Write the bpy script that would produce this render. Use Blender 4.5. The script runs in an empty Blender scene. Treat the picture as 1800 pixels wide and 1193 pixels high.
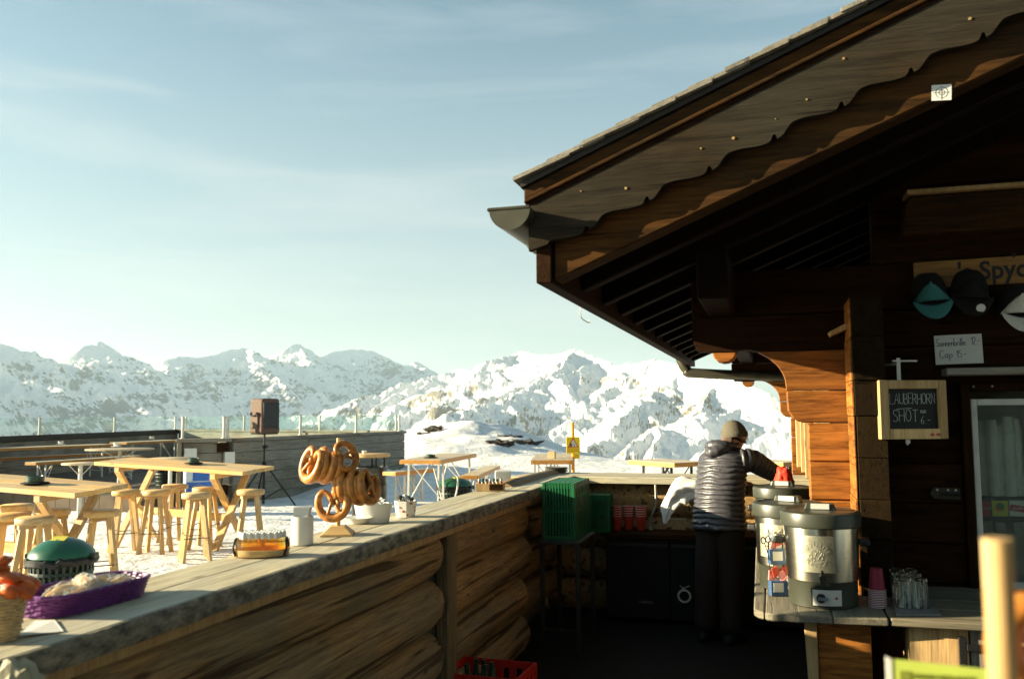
import bpy, bmesh, math, random
import numpy as np
from mathutils import Vector, Matrix, noise
random.seed(7)
PI = math.pi
R_ = math.radians
scene = bpy.context.scene
COL = scene.collection

# ------------------------------------------------------------------ camera
YAW, PITCH, ROLL, FPX, EYE = R_(16.4), R_(4.83), R_(-0.4), 1550.0, 1.75
RM = Matrix.Rotation(YAW, 3, 'Z') @ Matrix.Rotation(PI/2 + PITCH, 3, 'X') @ Matrix.Rotation(ROLL, 3, 'Z')
camd = bpy.data.cameras.new('camera')
cam = bpy.data.objects.new('camera', camd)
COL.objects.link(cam)
cam.matrix_world = Matrix.Translation((0, 0, EYE)) @ RM.to_4x4()
camd.sensor_width = 36.0
camd.lens = 36.0 * FPX / 1800.0
camd.clip_start = 0.05
camd.clip_end = 60000
camd.dof.use_dof = True
camd.dof.focus_distance = 6.2
camd.dof.aperture_fstop = 3.6
scene.camera = cam

# ------------------------------------------------------------------ light
SUN_EL, SUN_AZ = R_(14.0), R_(16.4)     # azimuth measured from -X towards -Y
sun_dir = Vector((-math.cos(SUN_AZ)*math.cos(SUN_EL), -math.sin(SUN_AZ)*math.cos(SUN_EL), math.sin(SUN_EL)))
sd = bpy.data.lights.new('sun', 'SUN')
sd.energy = 5.0
sd.angle = R_(0.5)
sd.color = (1.0, 0.86, 0.58)
so = bpy.data.objects.new('sun', sd)
COL.objects.link(so)
so.rotation_euler = sun_dir.to_track_quat('Z', 'Y').to_euler()
so.location = (-8, -4, 9)

w = bpy.data.worlds.new('World')
scene.world = w
w.use_nodes = True
nt = w.node_tree
nt.nodes.clear()
wo = nt.nodes.new('ShaderNodeOutputWorld')
bg = nt.nodes.new('ShaderNodeBackground')
sky = nt.nodes.new('ShaderNodeTexSky')
sky.sky_type = 'NISHITA'
sky.sun_disc = False
sky.sun_elevation = SUN_EL
sky.sun_rotation = math.atan2(sun_dir.x, sun_dir.y)
sky.altitude = 1000
sky.air_density = 1.0
sky.dust_density = 0.2
sky.ozone_density = 0.35
tint = nt.nodes.new('ShaderNodeMix'); tint.data_type = 'RGBA'; tint.blend_type = 'MULTIPLY'
tint.inputs[0].default_value = 1.0
tint.inputs[7].default_value = (0.87, 1.035, 0.93, 1)
nt.links.new(sky.outputs[0], tint.inputs[6])
# thin cirrus veil: streaky noise in the sky's direction space
tc = nt.nodes.new('ShaderNodeTexCoord')
sep = nt.nodes.new('ShaderNodeSeparateXYZ')
nt.links.new(tc.outputs['Generated'], sep.inputs[0])
mp = nt.nodes.new('ShaderNodeMapping')
mp.inputs['Rotation'].default_value = (0.05, 0.10, 0.3)
mp.inputs['Scale'].default_value = (1.6, 1.6, 13.0)
nt.links.new(tc.outputs['Generated'], mp.inputs[0])
nz = nt.nodes.new('ShaderNodeTexNoise')
nz.inputs['Scale'].default_value = 1.5
nz.inputs['Detail'].default_value = 7
nz.inputs['Roughness'].default_value = 0.55
nz.inputs['Distortion'].default_value = 0.5
nt.links.new(mp.outputs[0], nz.inputs['Vector'])
cr = nt.nodes.new('ShaderNodeMapRange')
cr.inputs[1].default_value = 0.45; cr.inputs[2].default_value = 0.72
cr.inputs[3].default_value = 0.05; cr.inputs[4].default_value = 0.60
nt.links.new(nz.outputs[0], cr.inputs[0])
hz = nt.nodes.new('ShaderNodeMapRange')      # cirrus thins out overhead
hz.inputs[1].default_value = 0.02; hz.inputs[2].default_value = 0.55
hz.inputs[3].default_value = 0.8; hz.inputs[4].default_value = 0.40
nt.links.new(sep.outputs[2], hz.inputs[0])
mm = nt.nodes.new('ShaderNodeMath'); mm.operation = 'MULTIPLY'
nt.links.new(cr.outputs[0], mm.inputs[0]); nt.links.new(hz.outputs[0], mm.inputs[1])
veil = nt.nodes.new('ShaderNodeMapRange')    # bright haze low over the ranges, all the way round
veil.interpolation_type = 'SMOOTHSTEP'
veil.inputs[1].default_value = 0.0; veil.inputs[2].default_value = 0.50
veil.inputs[3].default_value = 0.75; veil.inputs[4].default_value = 0.0
nt.links.new(sep.outputs[2], veil.inputs[0])
cm = nt.nodes.new('ShaderNodeMix'); cm.data_type = 'RGBA'
nt.links.new(veil.outputs[0], cm.inputs[0])
nt.links.new(tint.outputs[2], cm.inputs[6])
cm.inputs[7].default_value = (3.0, 3.35, 3.3, 1)
ci = nt.nodes.new('ShaderNodeMix'); ci.data_type = 'RGBA'
nt.links.new(mm.outputs[0], ci.inputs[0]); nt.links.new(cm.outputs[2], ci.inputs[6])
ci.inputs[7].default_value = (4.4, 4.7, 4.5, 1)
nt.links.new(ci.outputs[2], bg.inputs[0])
bg.inputs[1].default_value = 0.044
nt.links.new(bg.outputs[0], wo.inputs[0])

vs = scene.view_settings
vs.view_transform = 'Standard'
vs.look = 'None'
vs.gamma = 1.0
vs.exposure = 2.12
scene.render.engine = 'CYCLES'
scene.cycles.transparent_max_bounces = 32

# ------------------------------------------------------------------ where things stand
CAM = Vector((0, 0, EYE))
def ray(px, py):
    return RM @ Vector(((px-900)/FPX, -(py-596.5)/FPX, -1.0))
def on_z(px, py, z):            # a spot on a level surface of height z
    d = ray(px, py); return CAM + d*((z-EYE)/d.z)
def on_y(px, py, y):            # a spot on a wall facing down the counter
    d = ray(px, py); return CAM + d*(y/d.y)
def far(px, py, D):
    return CAM + ray(px, py)*D
CR = Vector((math.cos(YAW), math.sin(YAW), 0))      # across the terrace
CF = Vector((-math.sin(YAW), math.cos(YAW), 0))     # out to the mountains

# ------------------------------------------------------------------ materials
MATS = {}
def new_mat(name):
    m = bpy.data.materials.new(name); m.use_nodes = True
    MATS[name] = m
    n = m.node_tree.nodes; b = n['Principled BSDF']
    return m, n, m.node_tree.links, b
def set_in(b, **k):
    for kk, v in k.items():
        b.inputs[kk.replace('_', ' ')].default_value = v
def plain(name, col, rough=0.6, metal=0.0, var=0.12, scale=8.0, bump=0.0, spec=0.4, coat=0.0, trans=0.0, ior=1.45, sss=0.0):
    m, n, l, b = new_mat(name)
    set_in(b, Roughness=rough, Metallic=metal, IOR=ior)
    b.inputs['Specular IOR Level'].default_value = spec
    b.inputs['Coat Weight'].default_value = coat
    b.inputs['Transmission Weight'].default_value = trans
    if sss: b.inputs['Subsurface Weight'].default_value = sss; b.inputs['Subsurface Radius'].default_value = (.02, .012, .006)
    t = n.new('ShaderNodeTexCoord'); nz = n.new('ShaderNodeTexNoise')
    nz.inputs['Scale'].default_value = scale; nz.inputs['Detail'].default_value = 5
    l.new(t.outputs['Object'], nz.inputs['Vector'])
    r = n.new('ShaderNodeValToRGB')
    r.color_ramp.elements[0].position = .3; r.color_ramp.elements[1].position = .7
    r.color_ramp.elements[0].color = tuple(c*(1-var) for c in col)+(1,)
    r.color_ramp.elements[1].color = tuple(min(1, c*(1+var)) for c in col)+(1,)
    l.new(nz.outputs[0], r.inputs[0]); l.new(r.outputs[0], b.inputs['Base Color'])
    mr = n.new('ShaderNodeMapRange'); mr.inputs[3].default_value = max(0, rough-.08); mr.inputs[4].default_value = min(1, rough+.1)
    l.new(nz.outputs[0], mr.inputs[0]); l.new(mr.outputs[0], b.inputs['Roughness'])
    if bump:
        bp = n.new('ShaderNodeBump'); bp.inputs['Strength'].default_value = bump; bp.inputs['Distance'].default_value = .01
        l.new(nz.outputs[0], bp.inputs['Height']); l.new(bp.outputs[0], b.inputs['Normal'])
    return m
def wood(name, light, dark, axis='X', grain=22.0, stretch=14.0, rough=0.7, bump=0.35, grey=None, greyamt=0.0, knots=True, crack=0.5, spec=.3):
    """sawn or weathered timber: long grain along `axis`, tone per piece, knots, cracks and weathering"""
    m, n, l, b = new_mat(name)
    b.inputs['Specular IOR Level'].default_value = spec
    t = n.new('ShaderNodeTexCoord'); oi = n.new('ShaderNodeObjectInfo')
    off = n.new('ShaderNodeVectorMath'); off.operation = 'ADD'
    sc = n.new('ShaderNodeVectorMath'); sc.operation = 'SCALE'
    comb = n.new('ShaderNodeCombineXYZ')
    l.new(oi.outputs['Random'], comb.inputs[0]); l.new(oi.outputs['Random'], comb.inputs[1]); l.new(oi.outputs['Random'], comb.inputs[2])
    l.new(comb.outputs[0], sc.inputs[0]); sc.inputs['Scale'].default_value = 37.0
    l.new(t.outputs['Object'], off.inputs[0]); l.new(sc.outputs[0], off.inputs[1])
    mp = n.new('ShaderNodeMapping')
    s = [grain, grain, grain]; s['XYZ'.index(axis)] = grain/stretch
    mp.inputs['Scale'].default_value = s
    l.new(off.outputs[0], mp.inputs[0])
    n1 = n.new('ShaderNodeTexNoise'); n1.inputs['Scale'].default_value = 1.0; n1.inputs['Detail'].default_value = 8; n1.inputs['Roughness'].default_value = .62; n1.inputs['Distortion'].default_value = .9
    l.new(mp.outputs[0], n1.inputs['Vector'])
    n2 = n.new('ShaderNodeTexNoise'); n2.inputs['Scale'].default_value = 4.2; n2.inputs['Detail'].default_value = 6; n2.inputs['Roughness'].default_value = .7
    l.new(mp.outputs[0], n2.inputs['Vector'])
    n3 = n.new('ShaderNodeTexNoise'); n3.inputs['Scale'].default_value = 1.7; n3.inputs['Detail'].default_value = 4
    l.new(off.outputs[0], n3.inputs['Vector'])
    mx = n.new('ShaderNodeMath'); mx.operation = 'MULTIPLY_ADD'; mx.inputs[1].default_value = .55
    l.new(n2.outputs[0], mx.inputs[0])
    h = n.new('ShaderNodeMath'); h.operation = 'MULTIPLY'; h.inputs[1].default_value = .55
    l.new(n1.outputs[0], h.inputs[0]); l.new(h.outputs[0], mx.inputs[2])
    r = n.new('ShaderNodeValToRGB')
    e = r.color_ramp.elements
    e[0].position = .42; e[0].color = tuple(dark)+(1,)
    e[1].position = .64; e[1].color = tuple(light)+(1,)
    l.new(mx.outputs[0], r.inputs[0])
    # a tone of its own for every board
    hv = n.new('ShaderNodeHueSaturation')
    mrv = n.new('ShaderNodeMapRange'); mrv.inputs[3].default_value = .74; mrv.inputs[4].default_value = 1.22
    l.new(oi.outputs['Random'], mrv.inputs[0]); l.new(mrv.outputs[0], hv.inputs['Value'])
    l.new(r.outputs[0], hv.inputs['Color'])
    out = hv.outputs[0]
    if grey is not None:
        gm = n.new('ShaderNodeMix'); gm.data_type = 'RGBA'
        mg = n.new('ShaderNodeMapRange'); mg.inputs[1].default_value = .36; mg.inputs[2].default_value = .62; mg.inputs[3].default_value = max(0, greyamt-.35); mg.inputs[4].default_value = min(1, greyamt+.35)
        l.new(n3.outputs[0], mg.inputs[0]); l.new(mg.outputs[0], gm.inputs[0])
        gr = n.new('ShaderNodeValToRGB'); ge = gr.color_ramp.elements
        ge[0].position = .3; ge[0].color = tuple(c*.35 for c in grey)+(1,); ge[1].position = .7; ge[1].color = tuple(grey)+(1,)
        l.new(mx.outputs[0], gr.inputs[0])
        l.new(out, gm.inputs[6]); l.new(gr.outputs[0], gm.inputs[7]); out = gm.outputs[2]
    hh = mx.outputs[0]
    if knots:
        v = n.new('ShaderNodeTexVoronoi'); v.inputs['Scale'].default_value = 1.0
        mk = n.new('ShaderNodeMapping'); ks = [7.0, 7.0, 7.0]; ks['XYZ'.index(axis)] = 2.6
        mk.inputs['Scale'].default_value = ks; l.new(off.outputs[0], mk.inputs[0]); l.new(mk.outputs[0], v.inputs['Vector'])
        kr = n.new('ShaderNodeMapRange'); kr.inputs[1].default_value = .05; kr.inputs[2].default_value = .13; kr.inputs[3].default_value = .8; kr.inputs[4].default_value = 0
        l.new(v.outputs['Distance'], kr.inputs[0])
        km = n.new('ShaderNodeMix'); km.data_type = 'RGBA'
        l.new(kr.outputs[0], km.inputs[0]); l.new(out, km.inputs[6]); km.inputs[7].default_value = tuple(c*.45 for c in dark)+(1,)
        out = km.outputs[2]
    if crack:
        mc = n.new('ShaderNodeMapping'); cs = [30.0]*3; cs['XYZ'.index(axis)] = 1.1
        mc.inputs['Scale'].default_value = cs; l.new(off.outputs[0], mc.inputs[0])
        nc = n.new('ShaderNodeTexNoise'); nc.inputs['Scale'].default_value = .55; nc.inputs['Detail'].default_value = 3; nc.inputs['Distortion'].default_value = .4
        l.new(mc.outputs[0], nc.inputs['Vector'])
        c2 = n.new('ShaderNodeMapRange'); c2.inputs[1].default_value = .30+(.07 if crack > .7 else 0); c2.inputs[2].default_value = .36+(.06 if crack > .7 else 0); c2.inputs[3].default_value = crack; c2.inputs[4].default_value = 0
        l.new(nc.outputs[0], c2.inputs[0])
        cmx = n.new('ShaderNodeMix'); cmx.data_type = 'RGBA'; l.new(c2.outputs[0], cmx.inputs[0]); l.new(out, cmx.inputs[6]); cmx.inputs[7].default_value = tuple(c*.22 for c in dark)+(1,)
        out = cmx.outputs[2]
        sub = n.new('ShaderNodeMath'); sub.operation = 'MULTIPLY_ADD'; sub.inputs[1].default_value = -1.4
        l.new(c2.outputs[0], sub.inputs[0]); l.new(hh, sub.inputs[2]); hh = sub.outputs[0]
    l.new(out, b.inputs['Base Color'])
    bp = n.new('ShaderNodeBump'); bp.inputs['Strength'].default_value = bump; bp.inputs['Distance'].default_value = .006
    l.new(hh, bp.inputs['Height']); l.new(bp.outputs[0], b.inputs['Normal'])
    rr = n.new('ShaderNodeMapRange'); rr.inputs[3].default_value = rough-.12; rr.inputs[4].default_value = min(1, rough+.15)
    l.new(n2.outputs[0], rr.inputs[0]); l.new(rr.outputs[0], b.inputs['Roughness'])
    return m

for ax in 'XYZ':
    wood('hut_timber_'+ax, (.032, .0115, .0022), (.008, .003, .0008), ax, 18, 12, .7, .4, crack=.55, spec=.06)  # same wood as the lit copy below, shade put into the colour
    wood('honey_timber_'+ax, (.34, .125, .023), (.10, .033, .006), ax, 18, 12, .6, .4, crack=.5, spec=.15)  # sunlit copy of the hut wood, light put into the colour
    wood('grey_timber_'+ax, (.25, .21, .15), (.09, .073, .052), ax, 26, 16, .8, .5, grey=(.32, .295, .24), greyamt=.55)
    wood('pine_'+ax, (.68, .43, .15), (.48, .27, .08), ax, 20, 14, .55, .2, grey=(.54, .43, .27), greyamt=.28, crack=.25)
wood('worktop_timber_X', (.24, .20, .125), (.10, .08, .05), 'X', 26, 20, .68, .45, grey=(.22, .20, .15), greyamt=.5, crack=.6)
wood('worktop_timber_Y', (.24, .20, .125), (.10, .08, .05), 'Y', 26, 20, .68, .45, grey=(.22, .20, .15), greyamt=.5, crack=.6)
wood('post_timber', (.24, .165, .08), (.08, .054, .025), 'Z', 24, 16, .75, .5, crack=.5)
wood('shaded_end_timber', (.018, .010, .0028), (.007, .004, .0012), 'Y', 18, 12, .8, .4, crack=.4, spec=.08)  # side-wall planks, shade put into their colour
wood('log_timber', (.50, .285, .092), (.145, .074, .024), 'Y', 42, 24, .72, .9, grey=(.27, .215, .125), greyamt=.5, crack=.8)
wood('counter_timber', (.60, .52, .33), (.30, .245, .15), 'Y', 30, 20, .68, .45, grey=(.52, .49, .38), greyamt=.4, crack=.6)
wood('counter_timber_back', (.60, .52, .33), (.30, .245, .15), 'X', 30, 20, .68, .45, grey=(.52, .49, .38), greyamt=.4, crack=.6)
wood('fascia_timber', (.034, .022, .010), (.007, .0045, .002), 'X', 34, 18, .9, 1.0, grey=(.038, .034, .025), greyamt=.45, spec=.1)
wood('shaded_soffit_timber', (.009, .0035, .0012), (.003, .0012, .0006), 'X', 20, 14, .8, .3, spec=.1)  # boards and rafters under the eaves, shade put into the colour
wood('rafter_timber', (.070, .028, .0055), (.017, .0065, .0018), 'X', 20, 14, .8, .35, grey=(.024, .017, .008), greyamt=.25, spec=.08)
wood('beer_table_top', (.56, .45, .29), (.36, .27, .16), 'Y', 20, 18, .45, .1, knots=False, crack=0)
wood('beer_table_edge', (.50, .24, .055), (.36, .15, .03), 'Y', 14, 14, .5, .1, knots=False, crack=0)
wood('sunny_board', (.62, .42, .19), (.40, .23, .085), 'Z', 22, 14, .6, .3, crack=.2)
wood('sign_board', (.26, .135, .03), (.13, .06, .014), 'X', 22, 14, .55, .2, crack=.2)
plain('metal_flashing', (.022, .018, .014), .55, .2)
plain('gutter_metal', (.075, .07, .048), .38, .6, .25, 6)
plain('steel_grey', (.42, .42, .40), .35, .9, .1)
plain('white_metal', (.55, .54, .48), .45, .0)
plain('dark_metal', (.03, .03, .03), .45, .6)
plain('black_rubber', (.012, .012, .012), .6)
plain('black_matte', (.006, .0055, .005), .85)
plain('bin_green', (.008, .022, .014), .42, 0, .2)
plain('bin_lid_green', (.010, .080, .046), .34, 0, .15, 5, spec=.5)
plain('crate_green', (.006, .11, .035), .42, 0, .12)
plain('crate_red', (.50, .022, .012), .45, 0, .15)
plain('paper_white', (.62, .61, .56), .8, 0, .04)
plain('porcelain', (.62, .61, .56), .3, 0, .03, spec=.5)
plain('cup_red', (.42, .035, .02), .5, 0, .1)
plain('cup_maroon', (.22, .012, .035), .5, 0, .1)
plain('basket_purple', (.12, .028, .15), .42, 0, .25, 30)
plain('wicker', (.50, .36, .18), .65, 0, .25, 40, .3)
plain('kraft_paper', (.36, .33, .22), .8, 0, .1)
plain('bread', (.55, .33, .13), .7, 0, .35, 18, .4)
plain('pretzel_crust', (.40, .155, .028), .32, 0, .6, 26, .4, spec=.5)
plain('pretzel_split', (.62, .40, .17), .7, 0, .25, 40, .5)
plain('salt_white', (.8, .78, .7), .5)
plain('chip_orange', (.52, .11, .02), .45, 0, .35, 20)
plain('urn_plastic', (.036, .039, .027), .36, 0, .08, spec=.5)
plain('urn_black', (.015, .015, .014), .4)
plain('knob_blue_grey', (.12, .15, .17), .4)
plain('panel_white', (.50, .49, .44), .4)
plain('indicator_red', (.4, .02, .01), .3)
plain('jacket_cloth', (.050, .048, .056), .36, 0, .2, 30, .3, spec=.6)
plain('jacket_lining', (.02, .018, .022), .6)
plain('trouser_cloth', (.016, .009, .005), .8, 0, .2, 40, .2)
plain('beanie_cloth', (.10, .088, .062), .95, 0, .2, 90, .5)
plain('skin', (.55, .30, .19), .5, 0, .08, sss=.1)
plain('red_cloth', (.62, .035, .012), .6, 0, .15)
plain('fleece_white', (.72, .71, .68), .8)
plain('teal_cloth', (.04, .17, .16), .8, 0, .1, 60, .2)
plain('white_cloth', (.58, .55, .47), .8, 0, .1, 60, .2)
plain('black_cloth', (.006, .0055, .005), .9, 0, .1, 60, .2)
plain('chalk', (.62, .66, .62), .9)
plain('ink', (.03, .035, .12), .7)
plain('print_black', (.02, .02, .02), .7)
plain('gold_badge', (.55, .45, .25), .35, .6, .4, 60)
plain('slate', (.014, .016, .014), .7, 0, .4, 10)
plain('speaker_bag', (.10, .062, .045), .75, 0, .2, 20, .2)
plain('speaker_mesh', (.022, .025, .026), .5, 0, .5, 14, .8)
plain('blue_print', (.03, .12, .42), .4, 0, .3, 6)
plain('pale_print', (.52, .60, .66), .4, 0, .15, 7)
plain('sign_yellow', (.86, .62, .02), .5)
plain('sign_red', (.62, .05, .01), .5)
plain('sign_orange', (.80, .30, .015), .5)
plain('label_red', (.42, .02, .025), .4)
plain('label_yellow', (.55, .48, .05), .4)
plain('label_green', (.04, .2, .04), .4)
plain('menu_green', (.46, .55, .10), .45, 0, .12, 9)
plain('menu_print', (.20, .23, .03), .6)
plain('rock', (.045, .038, .03), .9, 0, .5, 1.5, .8)
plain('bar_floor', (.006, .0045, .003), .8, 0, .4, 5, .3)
plain('deck_floor', (.10, .075, .05), .85, 0, .3, 3, .3)
plain('green_enamel', (.012, .05, .028), .3, 0, .1, spec=.6)
plain('drum_metal', (.05, .052, .042), .3, .85, .3, 5)
plain('ceramic_white', (.7, .69, .63), .35)
plain('label_paper', (.55, .45, .2), .7)
plain('foil', (.5, .5, .48), .3, .8, .3, 60, .4)
plain('wire', (.10, .09, .07), .4, .8)
plain('screw_brass', (.30, .20, .08), .6)
plain('dial_grey', (.20, .20, .18), .6)
plain('tin_red', (.42, .06, .035), .45, 0, .3, 40)
plain('snack_pink', (.66, .25, .22), .5, 0, .3, 40)
plain('snack_blue', (.05, .10, .2), .4, 0, .2, 30)

def glassy(name, col, rough=.02, ior=1.45, thin=None):
    m, n, l, b = new_mat(name)
    if thin is None:
        set_in(b, Roughness=rough, IOR=ior); b.inputs['Base Color'].default_value = col+(1,)
        b.inputs['Transmission Weight'].default_value = 1.0
    else:
        n.remove(b)
        tr = n.new('ShaderNodeBsdfTransparent'); tr.inputs[0].default_value = col+(1,)
        gl = n.new('ShaderNodeBsdfGlossy'); gl.inputs['Roughness'].default_value = rough*.3
        df = n.new('ShaderNodeBsdfDiffuse'); df.inputs[0].default_value = (.75, .78, .72, 1)
        fr = n.new('ShaderNodeFresnel'); fr.inputs[0].default_value = 1.12
        a = n.new('ShaderNodeMixShader'); a.inputs[0].default_value = .035; l.new(tr.outputs[0], a.inputs[1]); l.new(gl.outputs[0], a.inputs[2])
        c = n.new('ShaderNodeMixShader'); c.inputs[0].default_value = thin; l.new(a.outputs[0], c.inputs[1]); l.new(df.outputs[0], c.inputs[2])
        l.new(c.outputs[0], n['Material Output'].inputs[0])
    return m
glassy('fence_glass', (.93, .975, .965), .03, thin=.015)
glassy('window_glass', (.85, .9, .86), .02, thin=.05)
glassy('clear_glass', (.92, .95, .92), .03)
glassy('brandy_glass', (.995, .87, .46), .05, thin=.04)
glassy('plastic_wrap', (.95, .95, .93), .15, thin=.22)

# worn, stained front edge of the counter
m, n, l, b = new_mat('worn_edge')
set_in(b, Roughness=.85)
t = n.new('ShaderNodeTexCoord'); q = n.new('ShaderNodeTexNoise'); q.inputs['Scale'].default_value = 26; q.inputs['Detail'].default_value = 8; q.inputs['Roughness'].default_value = .7
mpp = n.new('ShaderNodeMapping'); mpp.inputs['Scale'].default_value = (1, .45, 1); l.new(t.outputs['Object'], mpp.inputs[0]); l.new(mpp.outputs[0], q.inputs['Vector'])
r = n.new('ShaderNodeValToRGB'); r.color_ramp.elements[0].position = .40; r.color_ramp.elements[0].color = (.075, .065, .045, 1); r.color_ramp.elements[1].position = .64; r.color_ramp.elements[1].color = (.32, .28, .19, 1)
l.new(q.outputs[0], r.inputs[0]); l.new(r.outputs[0], b.inputs['Base Color'])
bp = n.new('ShaderNodeBump'); bp.inputs['Strength'].default_value = .8; bp.inputs['Distance'].default_value = .008; l.new(q.outputs[0], bp.inputs['Height']); l.new(bp.outputs[0], b.inputs['Normal'])
# brushed steel of the punch urns
m, n, l, b = new_mat('brushed_steel')
set_in(b, Metallic=1.0, Roughness=.36)
t = n.new('ShaderNodeTexCoord'); mpp = n.new('ShaderNodeMapping'); mpp.inputs['Scale'].default_value = (4, 4, 160)
q = n.new('ShaderNodeTexNoise'); q.inputs['Scale'].default_value = 3; q.inputs['Detail'].default_value = 3
l.new(t.outputs['Object'], mpp.inputs[0]); l.new(mpp.outputs[0], q.inputs['Vector'])
rr = n.new('ShaderNodeMapRange'); rr.inputs[3].default_value = .24; rr.inputs[4].default_value = .34
l.new(q.outputs[0], rr.inputs[0]); l.new(rr.outputs[0], b.inputs['Roughness'])
b.inputs['Base Color'].default_value = (.72, .68, .54, 1)
b.inputs['Anisotropic'].default_value = .75
b.inputs['Anisotropic Rotation'].default_value = .25
tg = n.new('ShaderNodeTangent'); tg.direction_type = 'RADIAL'; tg.axis = 'Z'; l.new(tg.outputs[0], b.inputs['Tangent'])
bp = n.new('ShaderNodeBump'); bp.inputs['Strength'].default_value = .04; l.new(q.outputs[0], bp.inputs['Height']); l.new(bp.outputs[0], b.inputs['Normal'])

# snow of the terrace
m, n, l, b = new_mat('snow')
set_in(b, Roughness=.75); b.inputs['Specular IOR Level'].default_value = .2
t = n.new('ShaderNodeTexCoord')
q = n.new('ShaderNodeTexNoise'); q.inputs['Scale'].default_value = 2.2; q.inputs['Detail'].default_value = 9; q.inputs['Roughness'].default_value = .65
l.new(t.outputs['Object'], q.inputs['Vector'])
q2 = n.new('ShaderNodeTexNoise'); q2.inputs['Scale'].default_value = 14; q2.inputs['Detail'].default_value = 5
l.new(t.outputs['Object'], q2.inputs['Vector'])
r = n.new('ShaderNodeValToRGB'); r.color_ramp.elements[0].position = .3; r.color_ramp.elements[0].color = (.58, .57, .54, 1); r.color_ramp.elements[1].position = .6; r.color_ramp.elements[1].color = (.80, .80, .79, 1)
l.new(q.outputs[0], r.inputs[0]); l.new(r.outputs[0], b.inputs['Base Color'])
ad = n.new('ShaderNodeMath'); ad.operation = 'ADD'; l.new(q.outputs[0], ad.inputs[0])
hf = n.new('ShaderNodeMath'); hf.operation = 'MULTIPLY'; hf.inputs[1].default_value = .4; l.new(q2.outputs[0], hf.inputs[0]); l.new(hf.outputs[0], ad.inputs[1])
bp = n.new('ShaderNodeBump'); bp.inputs['Strength'].default_value = .8; bp.inputs['Distance'].default_value = .10
l.new(ad.outputs[0], bp.inputs['Height']); l.new(bp.outputs[0], b.inputs['Normal'])

# alpine faces: snow lies where it is flat enough, rock shows in bands and on steep ground
def alpine(name, rockcol, amount, band):
    m, n, l, b = new_mat(name)
    set_in(b, Roughness=.85); b.inputs['Specular IOR Level'].default_value = .1
    t = n.new('ShaderNodeTexCoord'); g = n.new('ShaderNodeNewGeometry')
    sp = n.new('ShaderNodeSeparateXYZ'); l.new(g.outputs['True Normal'], sp.inputs[0])
    q = n.new('ShaderNodeTexNoise'); q.inputs['Scale'].default_value = .009; q.inputs['Detail'].default_value = 13; q.inputs['Roughness'].default_value = .70; q.inputs['Distortion'].default_value = .2
    l.new(t.outputs['Object'], q.inputs['Vector'])
    mp = n.new('ShaderNodeMapping'); mp.inputs['Rotation'].default_value = (.42, .30, 0); mp.inputs['Scale'].default_value = (.0026, .0026, .024)
    l.new(t.outputs['Object'], mp.inputs[0])
    q2 = n.new('ShaderNodeTexNoise'); q2.inputs['Scale'].default_value = 1; q2.inputs['Detail'].default_value = 8; q2.inputs['Roughness'].default_value = .65; q2.inputs['Distortion'].default_value = .8
    l.new(mp.outputs[0], q2.inputs['Vector'])
    # steepness + noise + strata
    s1 = n.new('ShaderNodeMath'); s1.operation = 'MULTIPLY_ADD'; s1.inputs[1].default_value = -2.3; s1.inputs[2].default_value = 1.95
    l.new(sp.outputs[2], s1.inputs[0])
    s2 = n.new('ShaderNodeMath'); s2.operation = 'MULTIPLY_ADD'; s2.inputs[1].default_value = .6; l.new(q.outputs[0], s2.inputs[0]); l.new(s1.outputs[0], s2.inputs[2])
    s3 = n.new('ShaderNodeMath'); s3.operation = 'MULTIPLY_ADD'; s3.inputs[1].default_value = band; l.new(q2.outputs[0], s3.inputs[0]); l.new(s2.outputs[0], s3.inputs[2])
    ql = n.new('ShaderNodeTexNoise'); ql.inputs['Scale'].default_value = .0022; ql.inputs['Detail'].default_value = 3; l.new(t.outputs['Object'], ql.inputs['Vector'])
    s4 = n.new('ShaderNodeMath'); s4.operation = 'MULTIPLY_ADD'; s4.inputs[1].default_value = 2.4; l.new(ql.outputs[0], s4.inputs[0]); l.new(s3.outputs[0], s4.inputs[2]); s3 = s4
    mr = n.new('ShaderNodeMapRange'); mr.inputs[1].default_value = amount; mr.inputs[2].default_value = amount+.14
    l.new(s3.outputs[0], mr.inputs[0])
    mx = n.new('ShaderNodeMix'); mx.data_type = 'RGBA'
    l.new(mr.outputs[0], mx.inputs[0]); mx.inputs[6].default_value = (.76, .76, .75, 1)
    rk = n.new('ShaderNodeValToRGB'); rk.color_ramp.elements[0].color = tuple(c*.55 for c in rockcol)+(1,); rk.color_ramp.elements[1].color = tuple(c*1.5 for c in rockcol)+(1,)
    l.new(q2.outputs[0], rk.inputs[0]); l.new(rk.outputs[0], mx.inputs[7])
    l.new(mx.outputs[2], b.inputs['Base Color'])
    bp = n.new('ShaderNodeBump'); bp.inputs['Strength'].default_value = .8; bp.inputs['Distance'].default_value = 14
    l.new(q.outputs[0], bp.inputs['Height']); l.new(bp.outputs[0], b.inputs['Normal'])
    return m
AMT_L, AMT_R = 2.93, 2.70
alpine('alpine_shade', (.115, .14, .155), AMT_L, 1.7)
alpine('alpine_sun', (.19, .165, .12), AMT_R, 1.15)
alpine('valley', (.13, .12, .105), 1.55, .8)
M = MATS

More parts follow.
